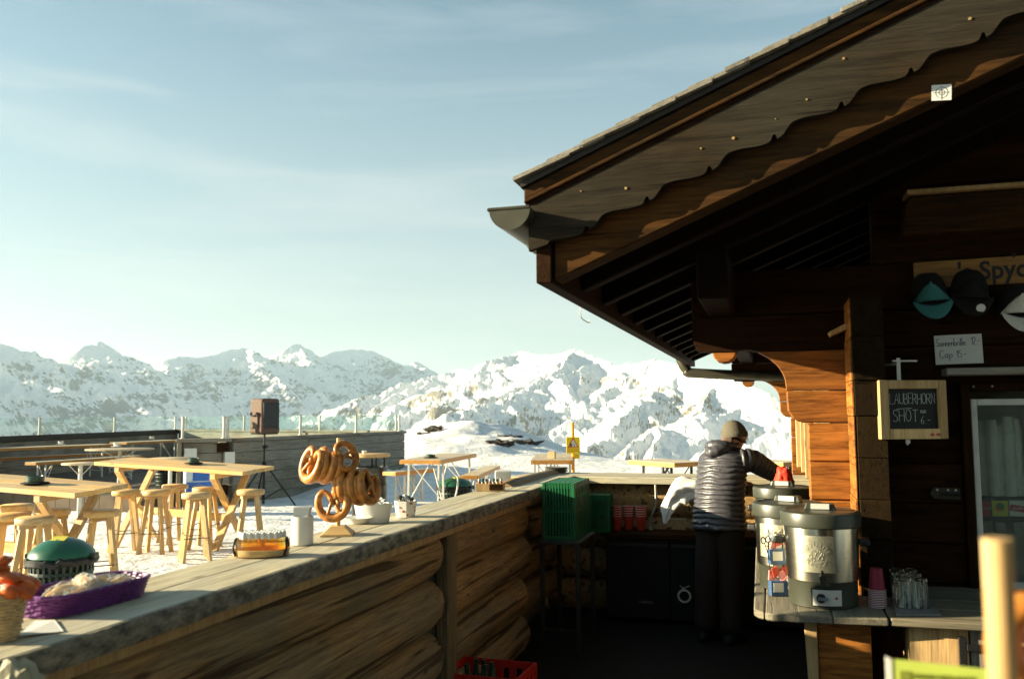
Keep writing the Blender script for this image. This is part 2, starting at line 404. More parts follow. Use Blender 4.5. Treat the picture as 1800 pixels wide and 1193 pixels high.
# ------------------------------------------------------------------ mesh helpers
def link(o, parent=None):
    COL.objects.link(o)
    if parent is not None: o.parent = parent
    return o
def thing(name, label, cat, loc=(0, 0, 0), rz=0.0, group=None):
    o = bpy.data.objects.new(name, None); link(o)
    o.empty_display_size = .1
    o.location = loc; o.rotation_euler = (0, 0, rz)
    o['label'] = label; o['category'] = cat
    if group: o['group'] = group
    return o
def tag(o, label, cat, group=None):
    o['label'] = label; o['category'] = cat
    if group: o['group'] = group
    return o
class MB:
    def __init__(s): s.v = []; s.f = []
    def add(s, vs, fs):
        k = len(s.v); s.v += [tuple(x) for x in vs]; s.f += [tuple(i+k for i in f) for f in fs]; return s
    def box(s, c, d, rot=None, taper=1.0):
        c = Vector(c); hx, hy, hz = d[0]/2, d[1]/2, d[2]/2
        vs = [Vector((sx*hx*(taper if sz > 0 else 1), sy*hy*(taper if sz > 0 else 1), sz*hz)) for sz in (-1, 1) for sy in (-1, 1) for sx in (-1, 1)]
        if rot is not None: vs = [rot @ q for q in vs]
        return s.add([q+c for q in vs], [(0, 2, 3, 1), (4, 5, 7, 6), (0, 1, 5, 4), (2, 6, 7, 3), (0, 4, 6, 2), (1, 3, 7, 5)])
    def box2(s, a, b):
        return s.box([(a[i]+b[i])/2 for i in range(3)], [abs(b[i]-a[i]) for i in range(3)])
    def bar(s, p, q, wx, wy, up=(0, 0, 1)):
        p, q = Vector(p), Vector(q); d = q-p; L = d.length; z = d.normalized(); u = Vector(up)
        x = u.cross(z)
        if x.length < 1e-4: x = Vector((1, 0, 0)).cross(z)
        x.normalize(); y = z.cross(x)
        return s.box((p+q)/2, (wx, wy, L), Matrix((x, y, z)).transposed())
    def tube(s, pts, r, n=8, cap=True, closed=False):
        pts = [Vector(p) for p in pts]; N = len(pts)
        rad = r if isinstance(r, (list, tuple)) else [r]*N
        rings = []; prev = None
        for i, p in enumerate(pts):
            a = pts[(i-1) % N] if (i > 0 or closed) else p; c = pts[(i+1) % N] if (i < N-1 or closed) else p
            z = (c-a); z = z.normalized() if z.length > 1e-9 else Vector((0, 0, 1))
            if prev is None:
                x = z.orthogonal().normalized()
            else:
                x = prev - z*prev.dot(z); x = x.normalized() if x.length > 1e-6 else z.orthogonal().normalized()
            prev = x; y = z.cross(x)
            rings.append([p+(x*math.cos(2*PI*j/n)+y*math.sin(2*PI*j/n))*rad[i] for j in range(n)])
        vs = [q for rg in rings for q in rg]; fs = []
        for i in range(N if closed else N-1):
            i2 = (i+1) % N
            for j in range(n):
                fs.append((i*n+j, i*n+(j+1) % n, i2*n+(j+1) % n, i2*n+j))
        if cap and not closed:
            fs.append(tuple(range(n-1, -1, -1))); fs.append(tuple((N-1)*n+j for j in range(n)))
        return s.add(vs, fs)
    def lathe(s, prof, c=(0, 0, 0), n=24, cap=True, sx=1.0, sy=1.0):
        c = Vector(c); vs = []; fs = []
        for r, z in prof:
            for j in range(n):
                a = 2*PI*j/n; vs.append(c+Vector((r*sx*math.cos(a), r*sy*math.sin(a), z)))
        for i in range(len(prof)-1):
            for j in range(n):
                fs.append((i*n+j, i*n+(j+1) % n, (i+1)*n+(j+1) % n, (i+1)*n+j))
        if cap:
            if prof[0][0] > 1e-6: fs.append(tuple(range(n-1, -1, -1)))
            if prof[-1][0] > 1e-6: fs.append(tuple((len(prof)-1)*n+j for j in range(n)))
        return s.add(vs, fs)
    def prism(s, poly, fn, t):
        """poly: 2-D outline; fn(u, v, w) -> 3-D; extruded over w = 0..t"""
        n = len(poly)
        vs = [fn(u, v, 0) for u, v in poly]+[fn(u, v, t) for u, v in poly]
        return s.add(vs, [tuple(range(n)), tuple(range(2*n-1, n-1, -1))]+[(i, i+n, (i+1) % n+n, (i+1) % n) for i in range(n)])
    def rings(s, rs, cap=True):
        n = len(rs[0]); vs = [p for r in rs for p in r]; fs = []
        for i in range(len(rs)-1):
            for j in range(n): fs.append((i*n+j, i*n+(j+1) % n, (i+1)*n+(j+1) % n, (i+1)*n+j))
        if cap:
            fs.append(tuple(range(n-1, -1, -1))); fs.append(tuple((len(rs)-1)*n+j for j in range(n)))
        return s.add(vs, fs)
    def mesh(s, name, mat, smooth=False, angle=40):
        me = bpy.data.meshes.new(name); me.from_pydata(s.v, [], s.f); me.update()
        bm = bmesh.new(); bm.from_mesh(me); bmesh.ops.recalc_face_normals(bm, faces=bm.faces); bm.to_mesh(me); bm.free()
        if mat: me.materials.append(M[mat] if isinstance(mat, str) else mat)
        if smooth:
            me.polygons.foreach_set('use_smooth', [True]*len(me.polygons))
            try: me.set_sharp_from_angle(angle=R_(angle))
            except Exception: pass
        return me
    def build(s, name, mat, parent=None, smooth=False, bevel=0.0, angle=40, seg=1, loc=None, rz=None):
        o = bpy.data.objects.new(name, s.mesh(name, mat, smooth, angle)); link(o, parent)
        if loc is not None: o.location = loc
        if rz is not None: o.rotation_euler = (0, 0, rz)
        if bevel:
            b = o.modifiers.new('bevel', 'BEVEL'); b.width = bevel; b.segments = seg; b.limit_method = 'ANGLE'; b.angle_limit = R_(50)
        return o
def struct(o):
    o['kind'] = 'structure'; return o
def kids(o): return [c for c in bpy.data.objects if c.parent == o]
KIDS = {}
def copy_tree(o, parent=None, children=None):
    c = o.copy(); COL.objects.link(c)
    if parent is not None: c.parent = parent
    for ch in o.children: copy_tree(ch, c)
    return c
def clone(proto, loc, rz, label, group=None):
    c = copy_tree(proto); c.location = loc; c.rotation_euler = (0, 0, rz); c['label'] = label
    if group: c['group'] = group
    return c
def smooth_path(pts, k=8, closed=False):
    pts = [Vector(p) for p in pts]; n = len(pts); out = []
    rng = range(n if closed else n-1)
    for i in rng:
        p0 = pts[(i-1) % n] if (closed or i > 0) else pts[i]
        p1 = pts[i]; p2 = pts[(i+1) % n]
        p3 = pts[(i+2) % n] if (closed or i < n-2) else pts[(i+1) % n]
        for j in range(k):
            t = j/k
            out.append(.5*((2*p1)+(p2-p0)*t+(2*p0-5*p1+4*p2-p3)*t*t+(3*p1-p0-3*p2+p3)*t**3))
    if not closed: out.append(pts[-1])
    return out
def text(body, size, mat, parent, loc, rot, name='lettering', ext=.0006, align='CENTER', wrap=None, shear=0.0, bold=0.0, squash=1.0):
    cu = bpy.data.curves.new('t', 'FONT'); cu.body = body; cu.size = size; cu.extrude = ext; cu.align_x = align; cu.align_y = 'CENTER'; cu.shear = shear; cu.offset = bold
    cu.resolution_u = 3
    o = bpy.data.objects.new('t', cu); COL.objects.link(o)
    bpy.context.view_layer.update()
    me = bpy.data.meshes.new_from_object(o.evaluated_get(bpy.context.evaluated_depsgraph_get()))
    bpy.data.objects.remove(o)
    me.materials.clear(); me.materials.append(M[mat])
    for v in me.vertices: v.co.x *= squash
    if wrap:
        for v in me.vertices: v.co = wrap(v.co)
    me.name = name
    ob = bpy.data.objects.new(name, me); link(ob, parent)
    ob.location = loc; ob.rotation_euler = rot
    return ob

# ================================================================== SETTING
def fbm(x, y, z=0.0, o=5, h=1.0, lac=2.1):
    return noise.fractal(Vector((x, y, z)), h, lac, o, noise_basis='PERLIN_ORIGINAL')
HUMP = far(815, 770, 40.0)
def snow_z(x, y):
    v = Vector((x, y, 0)); d = v.dot(CF)
    z = fbm(x*.55, y*.55, 3.1, 4)*.045 + fbm(x*2.3, y*2.3, 9.0, 3)*.018
    if x > -2.35 and y < 8.6: z -= .12
    if d > 26:
        t = d-26
        z -= .0045*t*t if t < 40 else .0045*1600+(t-40)*.5
    h = Vector((x-HUMP.x, y-HUMP.y, 0)); a = h.dot(CR)/5.2; c = h.dot(CF)/8.0
    z += 2.15*math.exp(-(a*a+c*c))*(1+.25*fbm(x*.3, y*.3, 1.0, 4))
    # ploughed bank along the foot of the timber wall
    b = math.exp(-((x+9.2)/.75)**2)*max(0, min(1, (y-17.0)/1.2))*max(0, min(1, (24-y)/2))
    z += b*(.30+.3*fbm(x*1.3, y*1.3, 5.0, 4))
    return z
def sheet(name, xs, ys, fn, mat):
    vs = [(x, y, fn(x, y)) for y in ys for x in xs]; n = len(xs)
    fs = [(j*n+i, j*n+i+1, (j+1)*n+i+1, (j+1)*n+i) for j in range(len(ys)-1) for i in range(n-1)]
    me = bpy.data.meshes.new(name); me.from_pydata(vs, [], fs); me.materials.append(M[mat])
    me.polygons.foreach_set('use_smooth', [True]*len(fs)); me.update()
    return struct(link(bpy.data.objects.new(name, me)))
xs = [-34+.35*i for i in range(60)]+[-13+.11*i for i in range(105)]+[-1.4+.5*i for i in range(40)]
ys = [-6+.5*i for i in range(18)]+[3+.11*i for i in range(150)]+[19.5+.35*i for i in range(90)]+[51+2*i for i in range(20)]
sheet('snow_ground', xs, ys, snow_z, 'snow')

# the mountainside under the terrace, down into the valley and on to the horizon
mb = MB(); RR = [30, 60, 110, 220, 420, 800, 1500, 2800, 5000, 8000, 12000, 14000]
nA = 72; vs = []
for r in RR:
    for k in range(nA):
        a = 2*PI*k/nA; x, y = r*math.sin(a), r*math.cos(a)
        dn = -1.2 - (.42*(r-30) if r < 1500 else .42*1470+(r-1500)*.02)
        dn = max(dn, -760)
        vs.append((x, y, dn + fbm(x*.004, y*.004, 2.0, 4)*min(60, r*.04)))
fs = [(i*nA+k, i*nA+(k+1) % nA, (i+1)*nA+(k+1) % nA, (i+1)*nA+k) for i in range(len(RR)-1) for k in range(nA)]
fs.append(tuple(range(nA)))
mb.add(vs, fs)
struct(mb.build('hillside', 'valley', smooth=True, angle=180))

def interp(tab, x):
    for i in range(len(tab)-1):
        if x <= tab[i+1][0]:
            a, b = tab[i], tab[i+1]; t = (x-a[0])/(b[0]-a[0])
            return [a[k]+(b[k]-a[k])*t for k in range(1, len(a))]
    return list(tab[-1][1:])
def mountain_range(name, sil, dist, nrm, mat, nu, nv, L, floor_z, seed, kface, peaks, amp):
    """a range grown from its ridge lines: the crest, spurs running down from the peaks and ribs off
    the spurs; every point lies as far below the nearest ridge as the slope of the face makes it"""
    rnd = random.Random(seed)
    nrm = (CR*nrm[0]+CF*nrm[1]).normalized(); tan_ = Vector((-nrm.y, nrm.x, 0))
    p0, p1 = sil[0][0], sil[-1][0]
    crest = []
    for i in range(260):
        px = p0+(p1-p0)*i/259; c = far(px, interp(sil, px)[0], interp(dist, px)[0]); D = interp(dist, px)[0]
        c.z += D*(.0034*(abs(noise.noise(Vector((i*.33, seed, 0))))-.22)+.0016*noise.noise(Vector((i*1.1, seed, 5)))); crest.append(c)
    segs = []                                              # ax, ay, az, bx, by, bz, k
    def add_line(pts, k):
        for a, b in zip(pts[:-1], pts[1:]): segs.append((a.x, a.y, a.z, b.x, b.y, b.z, k))
    add_line(crest, kface)
    def spur(start, ang, length, drop, k, n, depth):
        d = (nrm*math.cos(ang)+tan_*math.sin(ang)); pts = [start]; p = start.copy(); a = ang
        for q in range(n):
            a += rnd.uniform(-.30, .30); d = nrm*math.cos(a)+tan_*math.sin(a)
            st = length/n*rnd.uniform(.7, 1.3)
            p = p+d*st; p.z -= st*drop*rnd.uniform(.45, 1.55); pts.append(p.copy())
            if depth > 0 and q < n-1:
                for sg in (-1, 1):
                    if rnd.random() < .8:
                        spur(p.copy()-Vector((0, 0, 8)), a+sg*rnd.uniform(.6, 1.15), length*.34*rnd.uniform(.6, 1.3), drop*1.25, k*1.08, 4, depth-1)
        add_line(pts, k)
    for px in peaks:
        st = far(px, interp(sil, px)[0], interp(dist, px)[0]); st.z -= 12
        spur(st, rnd.uniform(-.55, .55), L*rnd.uniform(.55, .9), kface*.55, kface*1.12, 8, 2)
    vs = []; q_ = []; nb = 6
    for i in range(nu):
        f = i/(nu-1)*259; k = min(int(f), 258); rp = crest[k].lerp(crest[k+1], f-k)
        for j in range(-nb, nv):
            q = -j*-90.0 if j < 0 else (j/(nv-1))**1.2*L
            vs.append((rp.x+nrm.x*q, rp.y+nrm.y*q)); q_.append(abs(q))
    P = np.array(vs); Q = np.array(q_)
    W = np.array([(noise.noise(Vector((x/420, y/420, seed)))*90+noise.noise(Vector((x/130, y/130, seed+3)))*34, noise.noise(Vector((x/420, y/420, seed+9)))*90+noise.noise(Vector((x/130, y/130, seed+13)))*34) for x, y in vs])
    P2 = P+W*np.clip(Q/260, 0, 1)[:, None]
    Z = np.full(len(P), -1e9)
    S = np.array(segs); nc = nv+nb
    for c0 in range(0, nu, 16):                            # blocks of the face against the ridges near them
        for r0 in range(0, nc, 30):
            ii = (np.arange(c0, min(nu, c0+16))[:, None]*nc+np.arange(r0, min(nc, r0+30))[None, :]).ravel()
            B = P2[ii]; lo, hi = B.min(0), B.max(0); ctr = (lo+hi)/2; rad = np.hypot(*(hi-lo))/2
            t = np.clip(((ctr[0]-S[:, 0])*(S[:, 3]-S[:, 0])+(ctr[1]-S[:, 1])*(S[:, 4]-S[:, 1]))/((S[:, 3]-S[:, 0])**2+(S[:, 4]-S[:, 1])**2+1e-6), 0, 1)
            dd = np.hypot(ctr[0]-S[:, 0]-t*(S[:, 3]-S[:, 0]), ctr[1]-S[:, 1]-t*(S[:, 4]-S[:, 1]))
            hc = S[:, 2]+(S[:, 5]-S[:, 2])*t-S[:, 6]*dd/(1+dd/3200); use = S[hc > hc.max()-2.2*rad*kface*1.1]
            z = np.full(len(ii), -1e9)
            for ax, ay, az, bx, by, bz, k in use:
                dx, dy = bx-ax, by-ay
                t = np.clip(((B[:, 0]-ax)*dx+(B[:, 1]-ay)*dy)/(dx*dx+dy*dy+1e-6), 0, 1)
                dd = np.hypot(B[:, 0]-ax-t*dx, B[:, 1]-ay-t*dy)
                z = np.maximum(z, az+(bz-az)*t-k*dd/(1+dd/3200))
            Z[ii] = z
    N_ = np.array([(noise.ridged_multi_fractal(Vector((x/210, y/210, seed)), .9, 2.1, 5, 1.0, 2.0)-1.1)+.55*noise.fractal(Vector((x/46, y/46, seed+2)), 1.0, 2.0, 3) for x, y in vs])
    Z = Z+N_*amp*np.clip(Q/220, .0, 1)
    Z = np.maximum(Z, floor_z)
    co = [(float(P[i, 0]), float(P[i, 1]), float(Z[i])) for i in range(len(P))]
    m_ = nv+nb
    fs = [(i*m_+j, i*m_+j+1, (i+1)*m_+j+1, (i+1)*m_+j) for i in range(nu-1) for j in range(m_-1)]
    me = bpy.data.meshes.new(name); me.from_pydata(co, [], fs); me.update()
    bm = bmesh.new(); bm.from_mesh(me); bmesh.ops.recalc_face_normals(bm, faces=bm.faces)
    if sum(f.normal.z for f in bm.faces) < 0: bmesh.ops.reverse_faces(bm, faces=bm.faces)
    bm.to_mesh(me); bm.free()
    me.materials.append(M[mat])
    return struct(link(bpy.data.objects.new(name, me)))
SIL_L = [(-420, 640), (-300, 585), (-180, 622), (-90, 600), (0, 603), (25, 609), (60, 632), (105, 637), (120, 628), (150, 607), (178, 602), (195, 612), (225, 640), (268, 653), (290, 633),
         (320, 626), (355, 628), (385, 622), (402, 615), (430, 610), (460, 626), (480, 633), (505, 611), (524, 602), (540, 613), (562, 628), (585, 618), (620, 613), (655, 617), (690, 632), (712, 644), (735, 636), (750, 646), (780, 662), (830, 690), (900, 700)]
SIL_R = [(560, 800), (640, 748), (700, 708), (745, 682), (775, 667), (800, 650), (812, 647), (832, 655), (860, 641), (885, 629), (918, 618), (945, 623), (968, 624), (985, 621), (1010, 613), (1030, 622), (1055, 631),
         (1082, 642), (1110, 641), (1150, 632), (1190, 640), (1240, 661), (1290, 668), (1345, 688), (1395, 722), (1450, 700), (1560, 690), (1700, 640), (1900, 600)]
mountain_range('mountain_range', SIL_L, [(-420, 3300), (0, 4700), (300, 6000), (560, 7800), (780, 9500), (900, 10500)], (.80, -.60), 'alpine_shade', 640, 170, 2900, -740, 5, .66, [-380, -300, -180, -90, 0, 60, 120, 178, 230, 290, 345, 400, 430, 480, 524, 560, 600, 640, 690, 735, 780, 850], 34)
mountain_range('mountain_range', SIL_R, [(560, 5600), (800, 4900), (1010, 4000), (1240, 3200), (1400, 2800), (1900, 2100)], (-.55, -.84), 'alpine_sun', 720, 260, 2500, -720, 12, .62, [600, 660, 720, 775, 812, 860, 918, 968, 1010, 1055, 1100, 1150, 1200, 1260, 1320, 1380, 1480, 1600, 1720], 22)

for i, (px, py, D, s) in enumerate([(765, 803, 37, .5), (745, 814, 36, .4), (895, 808, 35, .5), (925, 814, 34, .5), (782, 791, 39, .25), (880, 819, 33, .4), (770, 786, 41, .2)]):
    p = far(px, py, D); m_ = MB()
    bm = bmesh.new(); bmesh.ops.create_icosphere(bm, subdivisions=3, radius=1)
    for v in bm.verts:
        k = 1+.95*fbm(v.co.x*2.2+i*7, v.co.y*2.2, v.co.z*2.2, 5); v.co = Vector((v.co.x*k*1.1, v.co.y*k*.7, v.co.z*k*.34))
    me = bpy.data.meshes.new('rock'); bm.to_mesh(me); bm.free(); me.materials.append(M['rock'])
    o = link(bpy.data.objects.new('rock', me)); o.location = (p.x, p.y, max(snow_z(p.x, p.y), p.z)-.15*s); o.scale = (s, s, s); o.rotation_euler = (0, 0, i*1.3)
    tag(o, ['dark rock in the snow mound behind the folding table', 'dark rock low on the snow mound left of the green bin', 'big dark rock on the right flank of the snow mound', 'rightmost dark rock where the snow mound meets the slope', 'small dark rock near the top of the snow mound', 'dark rock just above the white box on the counter', 'tiny highest dark rock on the snow mound'][i], 'rock', 'rocks in the snow mound')

# floor behind the bar
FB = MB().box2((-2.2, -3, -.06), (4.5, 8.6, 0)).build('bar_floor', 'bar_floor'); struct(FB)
DF = MB()
for i in range(24):
    DF.box2((-19.2+i*.33, 13.6, .0), (-19.2+i*.33+.32, 25.6, .30+random.uniform(-.003, .003)))
struct(DF.build('deck_floor', 'deck_floor'))

# ================================================================== HUT
hut = thing('alpine_hut', 'dark timber alpine hut with scalloped eaves board and gutter at the right', 'hut', (0.4, 5.2, 0))
HO = Vector((0.4, 5.2, 0))
def hpart(mb_, name, mat, **k):
    o = mb_.build(name, mat, hut, **k); o.location = tuple(-c for c in HO); return o
RS = .416
def roof_top(x): return 2.739+RS*(x+.975)
YV, YE, XR = 3.5, 10.65, 2.7
def slope_strip(mb_, x0, x1, dz0, dz1, y0, y1, f=roof_top):
    """a piece that follows the roof pitch: between dz0 and dz1 below the roof surface"""
    def P(x, y, d): return (x, y, f(x)-d)
    return mb_.add([P(x0, y0, dz1), P(x1, y0, dz1), P(x1, y1, dz1), P(x0, y1, dz1), P(x0, y0, dz0), P(x1, y0, dz0), P(x1, y1, dz0), P(x0, y1, dz0)],
                   [(0, 3, 2, 1), (4, 5, 6, 7), (0, 1, 5, 4), (1, 2, 6, 5), (2, 3, 7, 6), (3, 0, 4, 7)])
# shingle courses on both pitches
def ridge_side(x): return 2*XR-x
n_c = 26
for i in range(n_c):
    x0 = -1.01+i*.145
    for side in (0, 1):
        a, b_ = x0, min(x0+.24, XR)
        z0, z1 = roof_top(a)+.010, roof_top(b_)-.002
        for k in range(2):
            y0 = YV-.035-random.uniform(0, .012)+(0 if k == 0 else 3.6); y1 = YV+3.595 if k == 0 else YE
            A, B = (a, b_) if side == 0 else (ridge_side(a), ridge_side(b_))
            m_ = MB().add([(A, y0, z0-.016), (B, y0, z1-.016), (B, y1, z1-.016), (A, y1, z0-.016), (A, y0, z0), (B, y0, z1), (B, y1, z1), (A, y1, z0)],
                          [(0, 3, 2, 1), (4, 5, 6, 7), (0, 1, 5, 4), (1, 2, 6, 5), (2, 3, 7, 6), (3, 0, 4, 7)])
            hpart(m_, 'shingle_course', 'grey_timber_Y')
for side in (0, 1):
    f = roof_top if side == 0 else (lambda x: roof_top(ridge_side(x)))
    xa, xb = (-.985, XR) if side == 0 else (ridge_side(-.985), XR)
    xs_, xe_ = min(xa, xb), max(xa, xb)
    hpart(slope_strip(MB(), xs_, xe_, .02, .042, YV-.012, YE-.02, f), 'roofing_felt', 'metal_flashing')
    hpart(slope_strip(MB(), xs_+.01 if side == 0 else xs_, xe_ if side == 0 else xe_-.01,   .045, .165, YV+.045, YE-.06, f), 'roof_boarding', 'shaded_soffit_timber')
# verge mouldings towards the bar
hpart(slope_strip(MB(), -.975, XR, .044, .098, YV+.004, YV+.044), 'verge_moulding', 'rafter_timber', bevel=.006)
hpart(slope_strip(MB(), -.97, XR, .100, .118, YV-.014, YV+.044), 'verge_moulding', 'rafter_timber', bevel=.004)
hpart(slope_strip(MB(), -.97, XR, .120, .134, YV-.002, YV+.044), 'verge_moulding', 'hut_timber_X', bevel=.003)
# scalloped verge board
per = .249; xn0 = -.7112
def scal(x):
    t = ((x-xn0)/per) % 1.0
    if x < xn0-.16: return .024-.03*max(0, (x-xn0+.249)/.249)
    if t < .035: return .016*(1-t/.035)+.002
    if t < .085: return -.012+.020*(1-(t-.035)/.05)*0
    if t < .30: 
        u = (t-.085)/.215; return -.012+.036*(.5-.5*math.cos(u*PI))
    if t < .94:
        u = (t-.30)/.64; return .024-.036*(.5-.5*math.cos(u*PI))
    return -.012+.028*((t-.94)/.06)
top = []; bot = []; x = -.955
while x < XR:
    base = roof_top(x)
    bot.append((x, base-.345+scal(x))); x += per/28
top = [(XR, roof_top(XR)-.136), (-.955, roof_top(-.955)-.136)]
m_ = MB(); nB = len(bot)
for i in range(nB-1):
    x0, x1 = bot[i][0], bot[i+1][0]
    t0, t1 = roof_top(x0)-.136, roof_top(x1)-.136
    k = len(m_.v)
    m_.v += [(x0, YV, bot[i][1]), (x1, YV, bot[i+1][1]), (x1, YV, t1), (x0, YV, t0), (x0, YV+.036, bot[i][1]), (x1, YV+.036, bot[i+1][1]), (x1, YV+.036, t1), (x0, YV+.036, t0)]
    m_.f += [(k, k+1, k+2, k+3), (k+7, k+6, k+5, k+4), (k, k+4, k+5, k+1), (k+3, k+2, k+6, k+7)]
    if i == 0: m_.f.append((k, k+3, k+7, k+4))
me_ = bpy.data.meshes.new('scalloped_board'); me_.from_pydata(m_.v, [], m_.f); me_.materials.append(M['fascia_timber']); me_.update()
o = link(bpy.data.objects.new('scalloped_board', me_), hut); o.location = tuple(-c for c in HO)
for (px, py, r) in [(1100, 331, .0075), (1021, 336, .004), (1232, 261, .005), (1289, 243, .008), (1418, 175, .005), (1483, 103, .006), (1705, 33, .0075), (1363, 209, .003)]:
    p = on_y(px, py, YV-.0025)
    hpart(MB().tube([(p.x, YV-.004, p.z), (p.x, YV+.01, p.z)], r*.75, 10), 'screw_plug', 'screw_brass')
# rafters under the boarding, the first one shows behind the scalloped board
ry = YV+.05; k = 0
while ry < YE-.1:
    hpart(slope_strip(MB(), -.86, XR, .168, .485 if k == 0 else .455, ry, ry+(.13 if k == 0 else .10)), 'rafter', 'rafter_timber' if k == 0 else 'shaded_soffit_timber', bevel=.008)  # inner rafters take the colour with the under-eave shade in it
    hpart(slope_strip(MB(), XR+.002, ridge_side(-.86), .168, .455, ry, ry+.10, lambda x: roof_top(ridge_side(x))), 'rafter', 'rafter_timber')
    ry += .55; k += 1
# eaves board along the gutter, its end grain shows
hpart(MB().box2((-.932, YV+.03, 2.292), (-.866, YE-.05, 2.598)), 'eaves_board', 'hut_timber_Y', bevel=.004)
# gutter: half-round trough with rolled rim and end cap
def gutter(y0, y1, xc, zc, r):
    rs = []
    for y in (y0, y1):
        ring = []
        for j in range(15):
            a = PI+PI*j/14; ring.append((xc+r*math.cos(a), y, zc+r*math.sin(a)))
        for j in range(15):
            a = 2*PI-PI*j/14; ring.append((xc+(r-.006)*math.cos(a), y, zc+(r-.006)*math.sin(a)))
        rs.append(ring)
    m_ = MB(); m_.rings(rs, cap=True)
    return m_
g = hpart(gutter(YV-.07, YE-.1, -1.015, 2.592, .088), 'gutter', 'gutter_metal', smooth=True, angle=60)
rim = MB(); rim.tube([(-1.106, YV-.07, 2.594), (-1.106, YE-.1, 2.594)], .0085, 8)
rim.tube([(-1.106+.176*j/10, YV-.07-.006, 2.594) for j in range(11)], .007, 8)
rr_ = rim.build('gutter_rim', 'gutter_metal', g, smooth=True)
cap = MB().prism([(-1.015+.088*math.cos(PI+PI*j/16), 2.592+.088*math.sin(PI+PI*j/16)) for j in range(17)], lambda u, v, w_: (u, YV-.072-w_, v), .004)
cap.build('end_cap', 'gutter_metal', g)
for y in [YV+.5+i*.9 for i in range(8)]:
    st = MB().tube([(-1.015+.093*math.cos(PI+PI*j/12), y, 2.592+.093*math.sin(PI+PI*j/12)) for j in range(13)], .006, 6)
    st.build('gutter_bracket', 'gutter_metal', g)
# outlet and pipe at the far end of the eaves, back to the wall
hpart(MB().tube(smooth_path([(-1.015, 10.3, 2.52), (-1.0, 10.3, 2.36), (-.93, 10.3, 2.235), (-.80, 10.3, 2.20), (.45, 10.3, 2.12)], 6), .056, 12), 'outlet_pipe', 'gutter_metal', smooth=True, angle=60)
hpart(MB().tube(smooth_path([(-.93, 4.42, 2.30), (-.935, 4.43, 2.262), (-.935, 4.47, 2.240), (-.935, 4.64, 2.236), (-.935, 4.66, 2.255), (-.935, 4.66, 2.23)], 5), .0028, 6), 'wire_hook', 'white_metal')
# purlin carried by the corbels
hpart(MB().box2((-.34, 4.35, 2.302), (-.19, YE-.25, 2.55)), 'purlin', 'shaded_soffit_timber', bevel=.01)

# corbelled wall ends, cut into their planks
CORB = [(-.437, 2.30), (-.437, 2.176), (-.413, 2.106), (-.329, 2.100), (-.318, 2.065), (-.296, 2.043), (-.267, 2.034), (-.235, 2.037), (-.208, 2.055), (-.192, 2.082), (-.188, 2.106), (-.113, 2.106), (-.062, 2.088), (-.014, 2.060), (.034, 2.013), (.056, 1.978), (.071, 1.939), (.076, 1.89), (.077, 1.836), (.081, 1.757), (.107, 1.715), (.133, 1.698), (.160, 1.690), (.184, 1.686), (.184, 0.0), (.402, 0.0), (.402, 2.30)]
def clip(poly, z, keep_above):
    out = []
    for i in range(len(poly)):
        a, b_ = poly[i], poly[(i+1) % len(poly)]
        ia, ib = (a[1] >= z) == keep_above, (b_[1] >= z) == keep_above
        if ia: out.append(a)
        if ia != ib:
            t = (z-a[1])/(b_[1]-a[1]); out.append((a[0]+(b_[0]-a[0])*t, z))
    return out
LEV = [0.0, .22, .44, .655, .87, 1.07, 1.265, 1.475, 1.688, 1.87, 2.095, 2.30]
for yc in (5.2, 10.3):
    for a, b_ in zip(LEV[:-1], LEV[1:]):
        pl = clip(clip(CORB, a+.0025, True), b_-.0025, False)
        if len(pl) < 3: continue
        # the arch leaves two separate pieces in one course: split at x
        parts = [pl]
        if a >= 1.87 and b_ <= 2.096:
            parts = [[p for p in pl if p[0] < -.15], [p for p in pl if p[0] > -.15]]
        for q in parts:
            if len(q) >= 3:
                dy = random.uniform(-.004, .004)
                hpart(MB().prism(q, lambda u, v, w_, yy=yc+dy: (u, yy+w_, v), .15), 'corbel_plank' if a > 1.6 else 'wall_end_plank', 'honey_timber_X' if a < 2.0 else 'hut_timber_X', bevel=.007)  # top course darker, the shadow of the eaves put into its colour
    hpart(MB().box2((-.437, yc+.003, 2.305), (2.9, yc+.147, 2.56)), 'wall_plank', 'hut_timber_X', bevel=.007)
# side wall: planks run along Y and end in a stack of end grain in front of the wall
OPEN = (1.07, 1.99)
for a, b_ in zip(LEV[:-1], LEV[1:]):
    a2, b2 = a+.04, b_+.04
    def yp(y0, y1, nm='wall_plank'):
        hpart(MB().box2((.407+random.uniform(-.005, .005), y0+(random.uniform(-.012, .012) if nm == 'wall_plank' and y0 < 5 else 0), a2+.001), (.555, y1, b2-.001)), nm, 'shaded_end_timber', bevel=.003)
    yp(4.84, 10.6)
    hpart(MB().box2((.392+random.uniform(-.004, .003), 4.86, a2+.001), (.4035, 5.19, b2-.001)), 'lit_plank_side', 'honey_timber_Y', bevel=.003)  # strip added over the plank sides, sunlight put into its colour
# vertical window casing boards on the side wall, folded shutters
for i, (x0, y0, wd) in enumerate([(.215, 9.35, .035), (.26, 9.0, .04), (.235, 8.55, .03), (.285, 8.2, .04), (.245, 7.8, .03), (.275, 7.3, .045), (.29, 6.9, .04)]):
    hpart(MB().box2((x0, y0, 1.2), (.402, y0+.05, 2.08)), 'shutter_board', 'sunny_board' if i % 2 == 0 else 'honey_timber_Z', bevel=.004)
